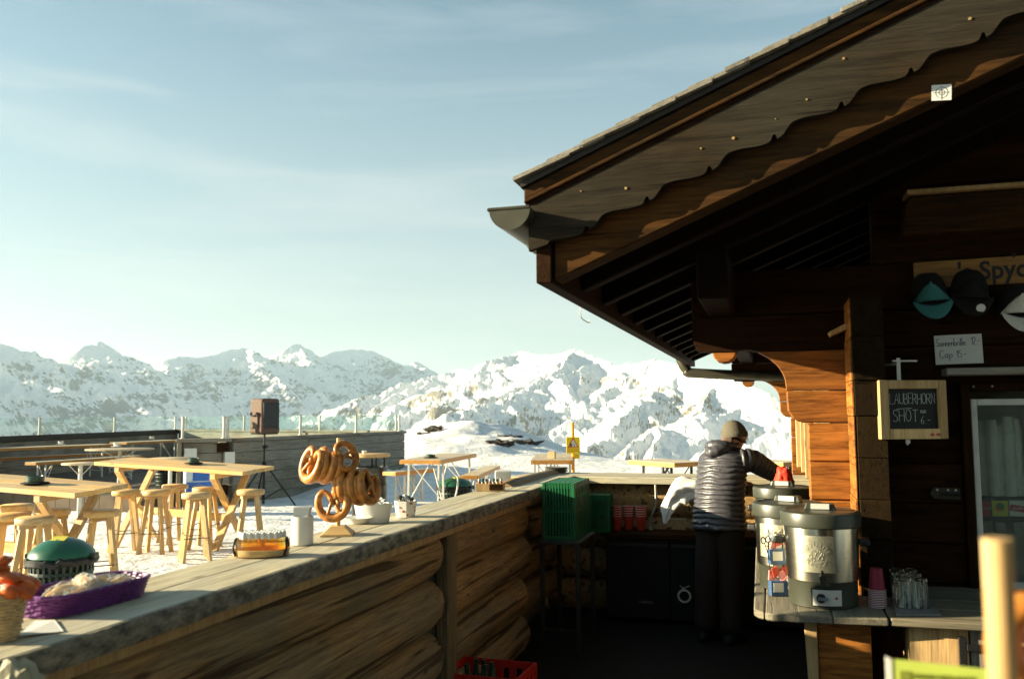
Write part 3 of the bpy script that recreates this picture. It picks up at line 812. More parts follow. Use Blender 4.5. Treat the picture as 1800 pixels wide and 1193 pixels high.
# front wall with the serving window
WX0, WX1, WZ0, WZ1 = .985, 1.66, .87, 1.80
ROWS = [0.0, .21, .42, .63, .84, 1.05, 1.26, 1.47, 1.68, 1.89, 2.10, 2.302]
for a, b_ in zip(ROWS[:-1], ROWS[1:]):
    def xp(x0, x1):
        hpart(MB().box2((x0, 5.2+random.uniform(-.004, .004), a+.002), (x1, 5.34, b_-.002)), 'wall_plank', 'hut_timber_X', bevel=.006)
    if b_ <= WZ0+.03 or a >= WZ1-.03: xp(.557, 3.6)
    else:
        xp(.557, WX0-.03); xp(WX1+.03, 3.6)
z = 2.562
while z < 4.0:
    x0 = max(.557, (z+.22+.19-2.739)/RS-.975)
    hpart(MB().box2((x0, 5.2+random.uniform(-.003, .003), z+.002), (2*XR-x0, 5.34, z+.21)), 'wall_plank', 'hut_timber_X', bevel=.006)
    z += .21
# closing walls out of view
hpart(MB().box2((5.0, 5.36, 0), (5.14, 10.2, 2.9)), 'wall', 'hut_timber_Y')
hpart(MB().box2((3.602, 5.2, 0), (5.14, 5.34, 2.9)), 'wall', 'hut_timber_X')
hpart(MB().box2((.56, 10.46, 0), (5.1, 10.58, 3.4)), 'wall', 'hut_timber_X')
# carved beam above the caps
pl = [(.69, 2.69), (1.75, 2.70), (1.75, 2.90), (.735, 2.90), (.712, 2.86), (.70, 2.80)]
hpart(MB().prism(pl, lambda u, v, w_: (u, 5.06+w_, v), .137), 'carved_beam', 'rafter_timber', bevel=.012)
hpart(MB().box2((.72, 5.02, 2.902), (1.75, 5.197, 2.925)), 'beam_cap', 'sunny_board', bevel=.004)
pk = on_y(1490, 572, 5.1)
hpart(MB().prism([(pk.x-.10, pk.z-.035), (pk.x+.03, pk.z+.03), (pk.x+.03, pk.z-.008), (pk.x-.09, pk.z-.055)], lambda u, v, w_: (u, 5.06+w_, v), .137), 'wall_peg', 'sunny_board')
# ledge above the window
hpart(MB().box2((.872, 5.03, 1.935), (1.8, 5.197, 1.972)), 'window_ledge', 'grey_timber_X', bevel=.005)
# serving window
win = hpart(MB().box2((WX0-.028, 5.165, WZ0-.05), (WX0+.018, 5.33, WZ1+.10)).box2((WX0+.02, 5.165, WZ1+.055), (WX1+.02, 5.33, WZ1+.10)).box2((WX1-.018, 5.165, WZ0-.05), (WX1+.028, 5.33, WZ1+.052)), 'window_casing', 'hut_timber_Z', bevel=.005)
wf = MB(); y0, y1 = 5.185, 5.225
wf.box2((WX0+.021, y0, WZ0-.04), (WX0+.052, y1, WZ1+.012)).box2((WX1-.052, y0, WZ0-.04), (WX1-.021, y1, WZ1+.012)).box2((WX0+.0525, y0+.001, WZ1-.022), (WX1-.0525, y1, WZ1+.012)).box2((WX0+.0525, y0+.001, WZ0-.04), (WX1-.0525, y1, WZ0-.005))
wf.build('window_frame', 'white_metal', win, bevel=.003)
MB().box2((WX0+.053, 5.203, WZ0-.004), (WX1-.053, 5.207, WZ1-.024)).build('pane', 'window_glass', win)
for x in (1.02, 1.11, 1.42):
    MB().tube([(x, 5.158, WZ1+.078), (x, 5.17, WZ1+.078)], .006, 8).build('screw', 'steel_grey', win)
rb = MB().box2((WX0, 5.95, WZ0-.06), (WX1+.5, 5.99, WZ1+.1)).box2((WX0-.4, 5.345, WZ0-.10), (WX1+.5, 5.99, WZ0-.06)).box2((WX0-.4, 5.345, WZ1+.11), (WX1+.5, 5.99, WZ1+.14))
hpart(rb, 'servery_lining', 'porcelain')
# latch bar on the dark wall
pa = on_y(1634, 866, 5.19); pb = on_y(1688, 868, 5.19)
lt = hpart(MB().prism([(pa.x, pa.z), (pa.x+.02, pa.z+.03), (pb.x, pb.z+.03), (pb.x, pb.z-.03), (pa.x+.02, pa.z-.03)], lambda u, v, w_: (u, 5.185+w_, v), .012), 'hinge', 'gutter_metal', bevel=.002)
MB().tube([(pa.x+.05, 5.178, pa.z), (pb.x, 5.178, pb.z)], .008, 8).build('hinge_pin', 'dark_metal', lt)
for f in (.25, .6, .85):
    MB().tube([(pa.x+(pb.x-pa.x)*f, 5.178, pa.z+.018), (pa.x+(pb.x-pa.x)*f, 5.19, pa.z+.018)], .006, 8).build('bolt', 'white_metal', lt)

# ================================================================== BAR COUNTER
CT = 1.2; XI, XO = -1.69, -2.08
bar = thing('bar_counter', 'long log bar counter with grey weathered plank top, turning a corner at the back', 'counter', (-1.9, 3.0, 0))
BO = Vector((-1.9, 3.0, 0))
def bpart(mb_, name, mat, **k):
    o = mb_.build(name, mat, bar, **k); o.location = tuple(-c for c in BO); return o
def plank_y(x0, x1, y0, y1, z0, z1, wob, seed):
    """a hewn plank along Y with a wavy, worn inner edge"""
    n_ = 40; m_ = MB(); rs = []
    for i in range(n_+1):
        y = y0+(y1-y0)*i/n_
        e = fbm(y*1.1, seed, 0, 4)*wob; dz = fbm(y*.7, seed+5, 0, 2)*.003
        c = .008
        rs.append([(x0, y, z0), (x1+e-.004, y, z0), (x1+e, y, z0+.012), (x1+e, y, z1-c+dz), (x1+e-c, y, z1+dz), (x0+.004, y, z1+dz), (x0, y, z1-.004+dz)])
    return m_.rings(rs)
bpart(plank_y(XI-.20, XI-.016, -.6, 7.72, CT-.060, CT, .022, 1.0), 'counter_plank', 'counter_timber', smooth=True, angle=30)
def edge_strip():
    rs = []
    for i in range(241):
        y = -.6+8.32*i/240; e = fbm(y*1.1, 1.0, 0, 4)*.022; k = fbm(y*6, 7, 0, 4)*.006
        rs.append([(XI-.0145+e, y, CT-.063), (XI+e-.003+k, y, CT-.066+k*.5), (XI+e+k, y, CT-.05), (XI+e+.8*k, y, CT-.014), (XI+e-.008+k*.5, y, CT-.001), (XI-.0145+e, y, CT-.0005)])
    return MB().rings(rs)
bpart(edge_strip(), 'worn_edge', 'worn_edge', smooth=True, angle=40)
bpart(plank_y(XO, XI-.203, -.6, 8.25, CT-.060, CT-.001, .003, 4.0), 'counter_plank', 'counter_timber', smooth=True, angle=30)
for j, (y0, y1) in enumerate([(7.725, 7.98), (7.983, 8.25)]):
    m_ = MB(); n_ = 24; rs = []
    for i in range(n_+1):
        x = XI-.20+.004+(.36-XI+.2)*i/n_; e = fbm(x*1.2, 9+j, 0, 3)*.012
        rs.append([(x, y0+e, CT-.06), (x, y1, CT-.06), (x, y1, CT-.003), (x, y0+e+.006, CT-.003), (x, y0+e, CT-.010)])
    bpart(m_.rings(rs), 'counter_plank', 'counter_timber_back', smooth=True, angle=30)
# rail board just under the top
bpart(MB().box2((XI-.12, -.6, CT-.118), (XI-.055, 6.4, CT-.064)), 'counter_rail', 'sunny_board', bevel=.004)
def log(p, q, r, seed, name='log', mat='log_timber', n=52, m=40):
    p, q = Vector(p), Vector(q); rs = []
    d = (q-p).normalized(); x = Vector((0, 0, 1)).cross(d).normalized(); y = d.cross(x)
    for i in range(m+1):
        t = i/m; c = p+(q-p)*t; endr = 1 - (.10 if i in (0, m) else 0)
        ring = []
        for j in range(n):
            a = 2*PI*j/n
            k_ = 1+.10*fbm(math.cos(a)*1.1+seed, math.sin(a)*1.1, (c.length)*.55, 5)-.05*max(0.0, -math.cos(a))**4
            # drying crack
            ca = math.cos(a-(PI-.30+.45*math.sin(seed*1.7))-.30*fbm(t*2.2, seed, 0, 3))
            if ca > .990 and .10 < t < .97: k_ -= .11
            ring.append(c+(x*math.cos(a)+y*math.sin(a))*r*k_*endr)
        rs.append(ring)
    return bpart(MB().rings(rs), name, mat, smooth=True, angle=50)
zz = [.985, .705, .425, .14]
for i, z in enumerate(zz):
    log((-1.905, -.6, z), (-1.905, 4.66, z), .148, i*3.1)
    log((-1.915+.02*(i % 2), 4.83, z), (-1.90, 6.42+.10*(i % 2)-.03*i, z+.005), .150, i*2.3+20)
    log((-2.0, 7.98, z), (.38, 7.98, z), .152, i*1.7+40, n=20, m=14)
    log((-1.99, 6.5, z+.13), (-1.99, 8.15, z+.13), .125, i*1.9+60, n=18, m=8)
    # end-grain rings where the cross wall shows through
bpart(MB().box2((-1.83, 4.675, 0), (-1.752, 4.815, CT-.065)), 'post', 'post_timber', bevel=.008)
bpart(MB().box2((-2.02, 4.69, 0), (-1.835, 4.80, CT-.065)), 'post', 'grey_timber_Z', bevel=.004)
# outer cladding of the counter towards the snow
bpart(MB().box2((XO+.004, -.6, -.2), (XO+.034, 8.1, .0195)), 'plinth_board', 'grey_timber_Y')
bpart(MB().box2((XO+.036, 8.137, -.2), (.38, 8.163, .0195)), 'plinth_board', 'grey_timber_X')
for i in range(6):
    bpart(MB().box2((XO+.0, -.6, .02+i*.185), (XO+.03, 8.1, .2048+i*.185)), 'cladding_board', 'grey_timber_Y', bevel=.004)

for i in range(6):
    bpart(MB().box2((XO+.032, 8.135, .02+i*.185), (.38, 8.165, .2048+i*.185)), 'cladding_board', 'grey_timber_X', bevel=.004)
# worktop with the punch urns
wt = thing('worktop', 'low weathered wooden worktop carrying the steel punch urns beside the hut', 'worktop', (.3, 4.8, 0))
WO = Vector((.3, 4.8, 0))
def wpart(mb_, name, mat, **k):
    o = mb_.build(name, mat, wt, **k); o.location = tuple(-c for c in WO); return o
Zw = .83
cor = [(-.115+.11-.11*math.cos(a), 4.305+.11-.11*math.sin(a)) for a in [PI/2*j/8 for j in range(9)]]
def wt_poly(m_, pts, z0=Zw-.035, z1=Zw):
    return m_.prism(pts, lambda u, v, w_: (u, v, z0+w_), z1-z0)
# the left top is three boards side by side
wpart(wt_poly(MB(), [(-.14, 6.4)]+cor[:6]+[(cor[5][0], 5.15), (.03, 5.15), (.03, 6.4)]), 'worktop_board', 'worktop_timber_Y', bevel=.006)
wpart(wt_poly(MB(), [(cor[5][0]+.003, 5.145)]+[(cor[5][0]+.003, cor[5][1]+.0005)]+cor[6:]+[(.23, 4.305), (.23, 5.145)]), 'worktop_board', 'worktop_timber_Y', bevel=.006)
wpart(wt_poly(MB(), [(.233, 4.306), (.466, 4.33), (.466, 4.83), (.400, 4.83), (.400, 5.145), (.233, 5.145)]), 'worktop_board', 'worktop_timber_Y', bevel=.006)
wpart(wt_poly(MB(), [(.033, 5.16), (.175, 5.16), (.175, 6.4), (.033, 6.4)]), 'worktop_board', 'worktop_timber_Y', bevel=.006)
wpart(wt_poly(MB(), [(.476, 4.335), (1.9, 4.345), (1.9, 4.6), (.476, 4.6)]), 'worktop_board', 'worktop_timber_X', bevel=.006)
wpart(wt_poly(MB(), [(.476, 4.603), (1.9, 4.603), (1.9, 4.828), (.476, 4.828)]), 'worktop_board', 'worktop_timber_X', bevel=.006)
wpart(wt_poly(MB(), [(.56, 4.831), (1.9, 4.831), (1.9, 5.19), (.56, 5.19)]), 'worktop_board', 'worktop_timber_X', bevel=.006)
# supports
wpart(MB().prism([(.108, .79), (.165, .79), (.165, 0), (.140, 0)], lambda u, v, w_: (u, 4.40+w_, v), .04), 'bracket', 'sunny_board', bevel=.003)
wpart(MB().box2((.168, 4.425, 0), (.40, 4.465, .79)), 'panel_board', 'honey_timber_X', bevel=.004)
wpart(MB().box2((.38, 4.52, 0), (.545, 4.56, .79)), 'panel_board', 'hut_timber_Z', bevel=.004)
for x0, x1, mt in [(.558, .80, 'sunny_board'), (.806, .99, 'grey_timber_Z'), (.995, 1.2, 'sunny_board'), (1.205, 1.5, 'grey_timber_Z')]:
    wpart(MB().box2((x0, 4.40, 0), (x1-.002, 4.43, .788)), 'cabinet_board', mt, bevel=.003)
wpart(MB().box2((.558, 4.433, 0), (.60, 5.1, .785)), 'cabinet_side', 'sunny_board', bevel=.003)
pf = on_y(1685, 1130, 4.39); 
fr = MB(); fr.box2((pf.x, 4.384, .30), (pf.x+.03, 4.398, pf.z+.03)); fr.box2((pf.x+.032, 4.384, pf.z-.03), (pf.x+.5, 4.398, pf.z)); 
wpart(fr, 'metal_frame', 'dark_metal', bevel=.002)

# ================================================================== TERRACE
def run_wall(name, label, A, B, zt, thick, n, mat, cap_mat, z0=-.05, cap_h=.07, jitter=.006):
    """a timber wall of stacked planks between two ground points, with a capping"""
    A, B = Vector((A.x, A.y, 0)), Vector((B.x, B.y, 0)); L = (B-A).length
    t = thing(name, label, 'wall', A, math.atan2((B-A).y, (B-A).x))
    h = (zt-cap_h-z0)/n
    nb = max(1, int(L/3.6))
    for i in range(n):
        cuts = [0]+sorted([L*(k+.5+.22*((i % 2)*2-1))/nb for k in range(nb-1)])+[L] if nb > 1 else [0, L]
        for a, b in zip(cuts[:-1], cuts[1:]):
            MB().box2((a+.003, -thick/2+random.uniform(-jitter, jitter), z0+i*h+.003), (b-.003, thick/2, z0+(i+1)*h-.003)).build('plank', mat, t, bevel=.008)
    MB().box2((-.04, -thick/2-.04, zt-cap_h+.002), (L+.04, thick/2+.04, zt)).build('capping', cap_mat, t, bevel=.006)
    return t, L
def glass_fence(label, pts, zt, ztop=1.745):
    """posts on a wall top with panes between them"""
    t = thing('glass_fence', label, 'fence', (pts[0].x, pts[0].y, zt))
    o0 = Vector((pts[0].x, pts[0].y, zt))
    for p in pts:
        q = Vector((p.x, p.y, zt))-o0
        m_ = MB().lathe([(.055, 0), (.055, .012), (.028, .014), (.028, ztop-zt-.03), (.036, ztop-zt-.028), (.036, ztop-zt)], q, 12)
        m_.build('post', 'white_metal', t, smooth=True)
    for a, b in zip(pts[:-1], pts[1:]):
        a, b = Vector((a.x, a.y, 0)), Vector((b.x, b.y, 0)); d = (b-a).normalized(); nn = Vector((-d.y, d.x, 0))*.005
        a2, b2 = a+d*.04-Vector((o0.x, o0.y, 0)), b-d*.04-Vector((o0.x, o0.y, 0))
        z1, z2 = .03, ztop-zt-.005
        m_ = MB().add([a2-nn+Vector((0, 0, z1)), b2-nn+Vector((0, 0, z1)), b2-nn+Vector((0, 0, z2)), a2-nn+Vector((0, 0, z2)), a2+nn+Vector((0, 0, z1)), b2+nn+Vector((0, 0, z1)), b2+nn+Vector((0, 0, z2)), a2+nn+Vector((0, 0, z2))],
                      [(0, 1, 2, 3), (7, 6, 5, 4), (0, 4, 5, 1), (1, 5, 6, 2), (2, 6, 7, 3), (3, 7, 4, 0)])
        m_.build('pane', 'fence_glass', t)
    return t
WT = 1.31
pL0, pL1 = on_z(-260, 776.5, WT), on_z(308, 754.5, WT)
pR0, pR1 = on_z(404, 770, WT), on_z(706, 757, WT)
run_wall('timber_wall', 'dark timber terrace wall along the left, in shadow under the glass', pL0, pL1, WT, .22, 5, 'grey_timber_X', 'metal_flashing', .0, .14)
run_wall('timber_wall', 'back timber terrace wall seen over the grey wall', pL1+Vector((.15, .1, 0)), pR1+Vector((-.2, .3, 0)), WT+.01, .2, 5, 'grey_timber_X', 'grey_timber_X', .0)
gw, GL = run_wall('timber_wall', 'weathered grey plank wall behind the speaker stand', pR0, pR1, WT, .20, 6, 'grey_timber_X', 'grey_timber_X')
# the short end block of that wall, log ends notched at its corner
eA, eB = on_z(318, 771, WT), pR0
E_ = thing('timber_wall', 'sunlit end block of the grey wall with notched plank ends', 'wall', (eA.x, eA.y, 0), math.atan2(eB.y-eA.y, eB.x-eA.x))
eL = (eB-eA).length
for i in range(6):
    h = 1.24/6; ins = .10 if i % 2 else 0
    MB().box2((.06, -.16, i*h+.003), (eL-.12-ins, -.02, (i+1)*h-.003)).build('plank', 'grey_timber_X', E_, bevel=.01)
    MB().box2((eL-.10-ins, -.22, i*h+.012), (eL+.02-ins*.4, .10, (i+1)*h-.012)).build('log_end', 'hut_timber_Y' if i % 2 else 'grey_timber_Y', E_, bevel=.012)
MB().box2((-.05, -.26, 1.245), (eL+.06, .12, WT+.004)).build('capping', 'grey_timber_X', E_, bevel=.008)
MB().box2((-.03, -.24, -.03), (.055, .02, 1.243)).build('corner_post', 'grey_timber_Z', E_, bevel=.006)
for k, (u, zz_, wd, hh) in enumerate([(.22, .98, .24, .30), (eL+.03, .88, .20, .34)]):
    MB().box2((u-wd/2+.01, -.245, zz_-hh/2), (u+wd/2, -.228, zz_+hh/2)).build('notice', 'paper_white', E_)
glass_fence('glass panes on the dark left terrace wall', [on_z(-258, 777, WT), on_z(-90, 770.5, WT), on_z(69, 764, WT), on_z(201, 758.7, WT), pL1], WT)
glass_fence('glass panes on the grey plank wall behind the speaker', [on_z(400, 770.5, WT), on_z(528, 764.2, WT), on_z(626, 760, WT), on_z(702, 757.3, WT)], WT)
glass_fence('glass panes along the far back edge of the deck', [pL1+Vector((.35, .1, 0)), on_z(429, 756, WT+.01), on_z(562, 756.5, WT+.01), pR1+Vector((-.3, .3, 0))], WT+.01)
glass_fence('single glass pane over the sunlit wall end', [on_z(321, 771, WT), on_z(396, 770.5, WT)+Vector((0, -.05, 0))], WT+.004)

# ---- pine trestle tables
def pine_table(label, fr, L, wd, h=1.03):
    """fr: front right corner of the top; long side runs along -x of the table's own frame"""
    t = thing('pine_table', label, 'table', fr, YAW-R_(20), 'pine trestle tables')
    t.rotation_euler = (R_(3.0), R_(2.3), YAW-R_(20))
    nb = 3; bw = wd/nb
    for i in range(nb):
        MB().box2((-L+random.uniform(0, .05), i*bw+.006, -.05), (random.uniform(-.03, .03), (i+1)*bw-.006, 0)).build('board', 'pine_X', t, bevel=.004)
    for x in (-.45, -L+.45):
        MB().box2((x-.04, -.02, -.115), (x+.04, wd+.02, -.053)).build('cross_beam', 'pine_Y', t, bevel=.004)
        H_ = h+.12
        for s in (0, 1):
            y0, y1 = (.07, wd+.10) if s == 0 else (wd-.07, -.10)
            MB().bar((x+.045*(s*2-1)+.012*(s*2-1), y0, -.117), (x+.057*(s*2-1), y1, -H_), .045, .10, up=(1, 0, 0)).build('leg', 'pine_Z', t, bevel=.004)
    MB().box2((-L+.42, wd/2-.03, -h*.66-.05), (-.42, wd/2+.03, -h*.66+.05)).build('stretcher', 'pine_X', t, bevel=.004)
    return t
def cpos(x, D, z): return CR*x+CF*D+Vector((0, 0, z))
pine_table('long pine table with X legs in front of the speaker stand', cpos(-3.5, 11.5, 1.03), 2.5, .70)
pine_table('pine table at the left edge with an ashtray on it', cpos(-4.16, 8.45, 1.03), 2.5, .72)
def ashtray(p, label, h=.045, r=.07):
    t = thing('ashtray', label, 'ashtray', p)
    MB().lathe([(r*1.35, 0), (r*1.35, .010), (r*1.2, .014), (0, .014)], n=20).build('saucer', 'black_matte', t, smooth=True)
    MB().lathe([(r*.78, .016), (r*.85, .02), (r*.85, h), (r*.72, h+.006), (r*.66, h-.01), (0, h-.02)], n=20).build('bowl', 'green_enamel', t, smooth=True)
ashtray(cpos(-4.83, 9.0, 1.085), 'dark green ashtray on the left pine table', .07, .10)
ashtray(cpos(-4.38, 12.2, 1.105), 'dark green ashtray on the long pine table', .07, .09)

# ---- stools
stool = thing('stool', 'pine stool', 'stool', (0, 0, 0), 0, 'round pine bar stools')
MB().lathe([(.0, .735), (.165, .735), (.175, .745), (.175, .79), (.165, .80), (0, .80)], n=28, cap=False).build('seat', 'pine_X', stool, smooth=True, angle=50)
for k in range(4):
    a = PI/4+k*PI/2; u = Vector((math.cos(a), math.sin(a), 0))
    MB().bar(u*.105+Vector((0, 0, .733)), u*.225+Vector((0, 0, -.05)), .045, .05, up=u).build('leg', 'pine_Z', stool, bevel=.004)
    b = a+PI/2; u2 = Vector((math.cos(b), math.sin(b), 0)); z = .26+.05*(k % 2)
    f = .105+(.225-.105)*(.733-z)/.783
    MB().tube([u*f*1.18+Vector((0, 0, z))-u2*.0, u2*f*1.18+Vector((0, 0, z))], .006, 6).build('rung', 'wire', stool)
MB().box((0, 0, .712), (.30, .05, .04), Matrix.Rotation(PI/4, 3, 'Z')).build('seat_batten', 'pine_X', stool)
ST = [(275, 861, 'pine stool in front of the long table, left of two'), (345, 866, 'nearest pine stool in front of the long table'), (308, 851, 'pine stool behind the long table, near the green bin'), (362, 856, 'pine stool behind the blue printed box side of the long table'),
      (441, 860, 'pine stool at the right end of the long table by the speaker stand'), (222, 861, 'pine stool between the two pine tables'), (62, 908, 'big near pine stool beside the green bin at the left'),
      (31, 886, 'pine stool farthest back under the left table'), (20, 902, 'pine stool cut by the left edge of the picture'), (92, 894, 'pine stool behind the left table, above the green bin'), (179, 896, 'pine stool under the right end of the left table')]
for i, (px, py, lb) in enumerate(ST):
    p = on_z(px, py, .8); rz = [.3, .75, 1.1, .2, .5, .9, .35, .0, .6, .2, .8][i]
    if i == 0: stool.location = (p.x, p.y, 0); stool.rotation_euler = (0, 0, rz); stool['label'] = lb
    else: clone(stool, (p.x, p.y, 0), rz, lb)

# ---- litter bins
def litter_bin(label, p, rz, s=1.0, light=False):
    t = thing('litter_bin', label, 'bin', p, rz, 'green litter bins'); t.scale = (s, s, s)
    body = MB(); n_ = 30; H_ = .70
    rad = lambda z: .215+.055*z/H_
    for z in [0, .05, .13, .215, .30, .385, .47, .555, .62, .70]:
        th = .016 if z in (0, .05, .62, .70) else .010
        body.tube([(rad(z)*math.cos(2*PI*k/n_), rad(z)*math.sin(2*PI*k/n_), z) for k in range(n_)], th, 4, closed=True)
    for k in range(n_):
        a = 2*PI*k/n_
        body.bar((rad(0)*math.cos(a), rad(0)*math.sin(a), 0), (rad(.7)*math.cos(a), rad(.7)*math.sin(a), .7), .026, .012, up=(math.cos(a), math.sin(a), 0))
    body.build('lattice_body', 'bin_green', t)
    MB().lathe([(.18, .02), (.205, .35), (.25, .68), (.262, .70)], n=24).build('bin_bag', 'black_rubber', t, smooth=True)
    fold = MB()
    pts = []
    for k in range(48):
        a = 2*PI*k/48; r = .287+.02*fbm(k*.9, 3, 0, 3)
        pts.append((r*math.cos(a), r*math.sin(a), .700+.03*fbm(k*.7, 8, 0, 3)))
    fold.tube(pts, .026, 6, closed=True)
    fold.build('bag_rim', 'black_rubber', t, smooth=True)
    lid = MB().lathe([(.272, .722), (.285, .735), (.278, .76), (.235, .80), (.17, .835), (.09, .858), (0, .866)], n=32, cap=False).build('lid', 'bin_lid_green', t, smooth=True, angle=60)
    MB().box((.0, -.06, .862), (.13, .09, .006), Matrix.Rotation(.25, 3, 'X')).build('sticker', 'label_yellow', lid)
    for sx in (-1, 1):
        MB().box((sx*.285, 0, .735), (.07, .10, .035)).build('hinge_lug', 'bin_green', lid, bevel=.006)
    return t
pb_ = on_z(110, 945, .86); litter_bin('perforated green litter bin with domed lid standing behind the purple basket', (pb_.x, pb_.y, 0), .3).scale = (.80, .80, 1.0)
pb_ = on_z(800, 832, .86); b2 = litter_bin('green litter bin with domed lid beyond the counter, by the folding tables', (pb_.x, pb_.y, 0), 1.0, .93)
pb_ = on_z(296, 808, .86); litter_bin('dark green litter bin behind the long pine table', (pb_.x, pb_.y, 0), 2.0, .95)
px_ = on_z(800, 832, .86)
o = MB().tube(smooth_path([(0, 0, .86), (.02, 0, .8), (0, 0, .6), (-.12, 0, .22), (-.16, 0, 0)], 4), .014, 8).build('white_stick', 'white_metal'); o.location = tuple(Vector((px_.x, px_.y, 0))-CF*.31+CR*.04); o.rotation_euler = (0, 0, YAW)
tag(o, 'bent white stick leaning against the far green bin', 'stick')

# ---- folding festival tables and benches
def folding(name, label, cat, a, b, wd, h, metal='white_metal', group=None, ztop_th=.028):
    """a, b: the middles of its two ends on the top plane"""
    a, b = Vector((a.x, a.y, 0)), Vector((b.x, b.y, 0)); d = b-a; L = d.length; z0 = snow_z(a.x, a.y)
    t = thing(name, label, cat, (a+b)/2, math.atan2(d.y, d.x)-PI/2, group)
    MB().box2((-wd/2+.004, -L/2, h-ztop_th), (wd/2-.004, L/2, h)).build('top_board', 'beer_table_top', t, bevel=.003)
    e = MB().box2((-wd/2, -L/2-.004, h-ztop_th-.035), (-wd/2+.025, L/2+.004, h-.006)).box2((wd/2-.025, -L/2-.004, h-ztop_th-.035), (wd/2, L/2+.004, h-.006))
    e.box2((-wd/2+.0255, -L/2-.006, h-ztop_th-.033), (wd/2-.0255, -L/2-.001, h-.007)).box2((-wd/2+.0255, L/2+.001, h-ztop_th-.033), (wd/2-.0255, L/2+.006, h-.007))
    e.build('edge_rail', 'beer_table_edge', t, bevel=.002)
    for s in (-1, 1):
        y = s*(L/2-.28)
        f = MB()
        for q in (-1, 1):
            f.bar((q*(wd/2-.05), y, h-.03), (q*(wd/2-.03), y, -.05), .028, .028)
        f.bar((-wd/2+.04, y, h*.42), (wd/2-.04, y, h*.42), .022, .022)
        f.bar((-wd/2+.05, y, h*.42), (0, y-s*.30, h-.04), .014, .014); f.bar((wd/2-.05, y, h*.42), (0, y-s*.30, h-.04), .014, .014)
        f.bar((-wd/2+.06, y, h-.05), (wd/2-.06, y, h*.45), .012, .012)
        f.build('leg_frame', metal, t)
    return t
fa = (on_z(712, 806, 1.1)+on_z(766, 810, 1.1))/2; fb = on_z(806, 796.5, 1.1)
folding('folding_table', 'tall folding table with tan edge left of the far green bin', 'table', fa, fb, .62, 1.1, group='folding tables and benches')
ashtray((fa*.75+fb*.25) - Vector((0, 0, -.0)), 'dark ashtray on the tall folding table', .05, .08)
folding('folding_bench', 'folding bench left of the tall folding table', 'bench', on_z(684, 829, .82), on_z(752, 823, .82), .28, .82, group='folding tables and benches')
folding('folding_bench', 'folding bench right of the far green bin', 'bench', on_z(826, 835, .80), on_z(866, 818, .80), .28, .80, group='folding tables and benches')
folding('folding_table', 'folding table in front of the yellow warning sign', 'table', on_z(970, 808, 1.1), on_z(975, 796.5, 1.1), .60, 1.1, group='folding tables and benches')
folding('folding_table', 'folding table with dark legs behind the back counter, left of the person', 'table', on_z(1133, 807, 1.08), on_z(1215, 812, 1.08), .62, 1.08, 'dark_metal', group='folding tables and benches')
folding('folding_table', 'folding table with dark legs half hidden behind the person', 'table', on_z(1330, 808, 1.08), on_z(1400, 811, 1.08), .62, 1.08, 'dark_metal', group='folding tables and benches')
bx = on_z(970, 805, 1.1); o = MB().box((0, 0, .05), (.10, .08, .10)).build('holder_box', 'wicker'); o.location = (bx.x, bx.y, 1.1); tag(o, 'small brown box on the folding table by the warning sign', 'box')
folding('folding_bench', 'folding bench just over the corner of the counter', 'bench', on_z(905, 838, .95), on_z(945, 832, .95), .28, .95, group='folding tables and benches')
# a tilted table leaning with its top down the slope, grey
dz = .30
folding('folding_table', 'long folding table along the dark left wall', 'table', on_z(-60, 789, 1.08), on_z(188, 780, 1.08), .55, 1.08, group='folding tables and benches')
folding('folding_table', 'folding table along the dark wall near its far end', 'table', on_z(208, 777, 1.08), on_z(306, 772.5, 1.08), .55, 1.08, group='folding tables and benches')
folding('folding_bench', 'low folding bench in front of the dark left wall', 'bench', on_z(54, 812, .84), on_z(240, 800, .84), .30, .84, group='folding tables and benches')
folding('folding_bench', 'long bench right at the foot of the dark left wall', 'bench', on_z(-40, 806, .84), on_z(215, 794, .84), .28, .84, group='folding tables and benches')
def round_table(label, p, r, h, pole='white_metal', sx=1.0):
    t = thing('round_table', label, 'table', p, YAW)
    MB().lathe([(r-.01, h-.03), (r, h-.025), (r, h-.004), (r-.008, h)], n=32, sx=sx).build('top', 'beer_table_top', t, smooth=True)
    MB().lathe([(.035, 0), (.035, h-.03)], n=10).build('column', pole, t, smooth=True)
    MB().lathe([(.26, -.03), (.26, .012), (.05, .04)], n=20).build('foot', pole, t, smooth=True)
    for k in range(4):
        a = k*PI/2+.4
        MB().bar((.03*math.cos(a), .03*math.sin(a), h-.2), (r*.6*math.cos(a), r*.6*math.sin(a), h-.035), .012, .012).build('strut', pole, t)
    return t
p = on_z(211, 788, 1.13); round_table('oval standing table with thin white column on the shaded deck', (p.x, p.y, .0), .52, 1.13, sx=1.25)
p = on_z(142, 813, .98); round_table('round table with white legs left of the long pine table', (p.x, p.y, .0), .30, .98)
p = on_z(300, 804.5, .98); round_table('small round table close to the dark green bin', (p.x, p.y, .0), .42, .98)
for px, py, lb in [(107, 781, 'white ashtray on the long table by the dark wall'), (267, 771.5, 'white cup on the far table by the dark wall'), (205, 785, 'small cup on the oval standing table')]:
    p = on_z(px, py, 1.13 if px == 205 else 1.08); t = thing('table_cup', lb, 'cup', (p.x, p.y, 1.132 if px == 205 else 1.082))
    MB().lathe([(.10, 0), (.11, .012), (.06, .016)], n=16).build('saucer', 'ceramic_white', t, smooth=True)
    MB().lathe([(.05, .016), (.07, .08), (.062, .08), (.03, .03)], n=16).build('bowl', 'ceramic_white', t, smooth=True)

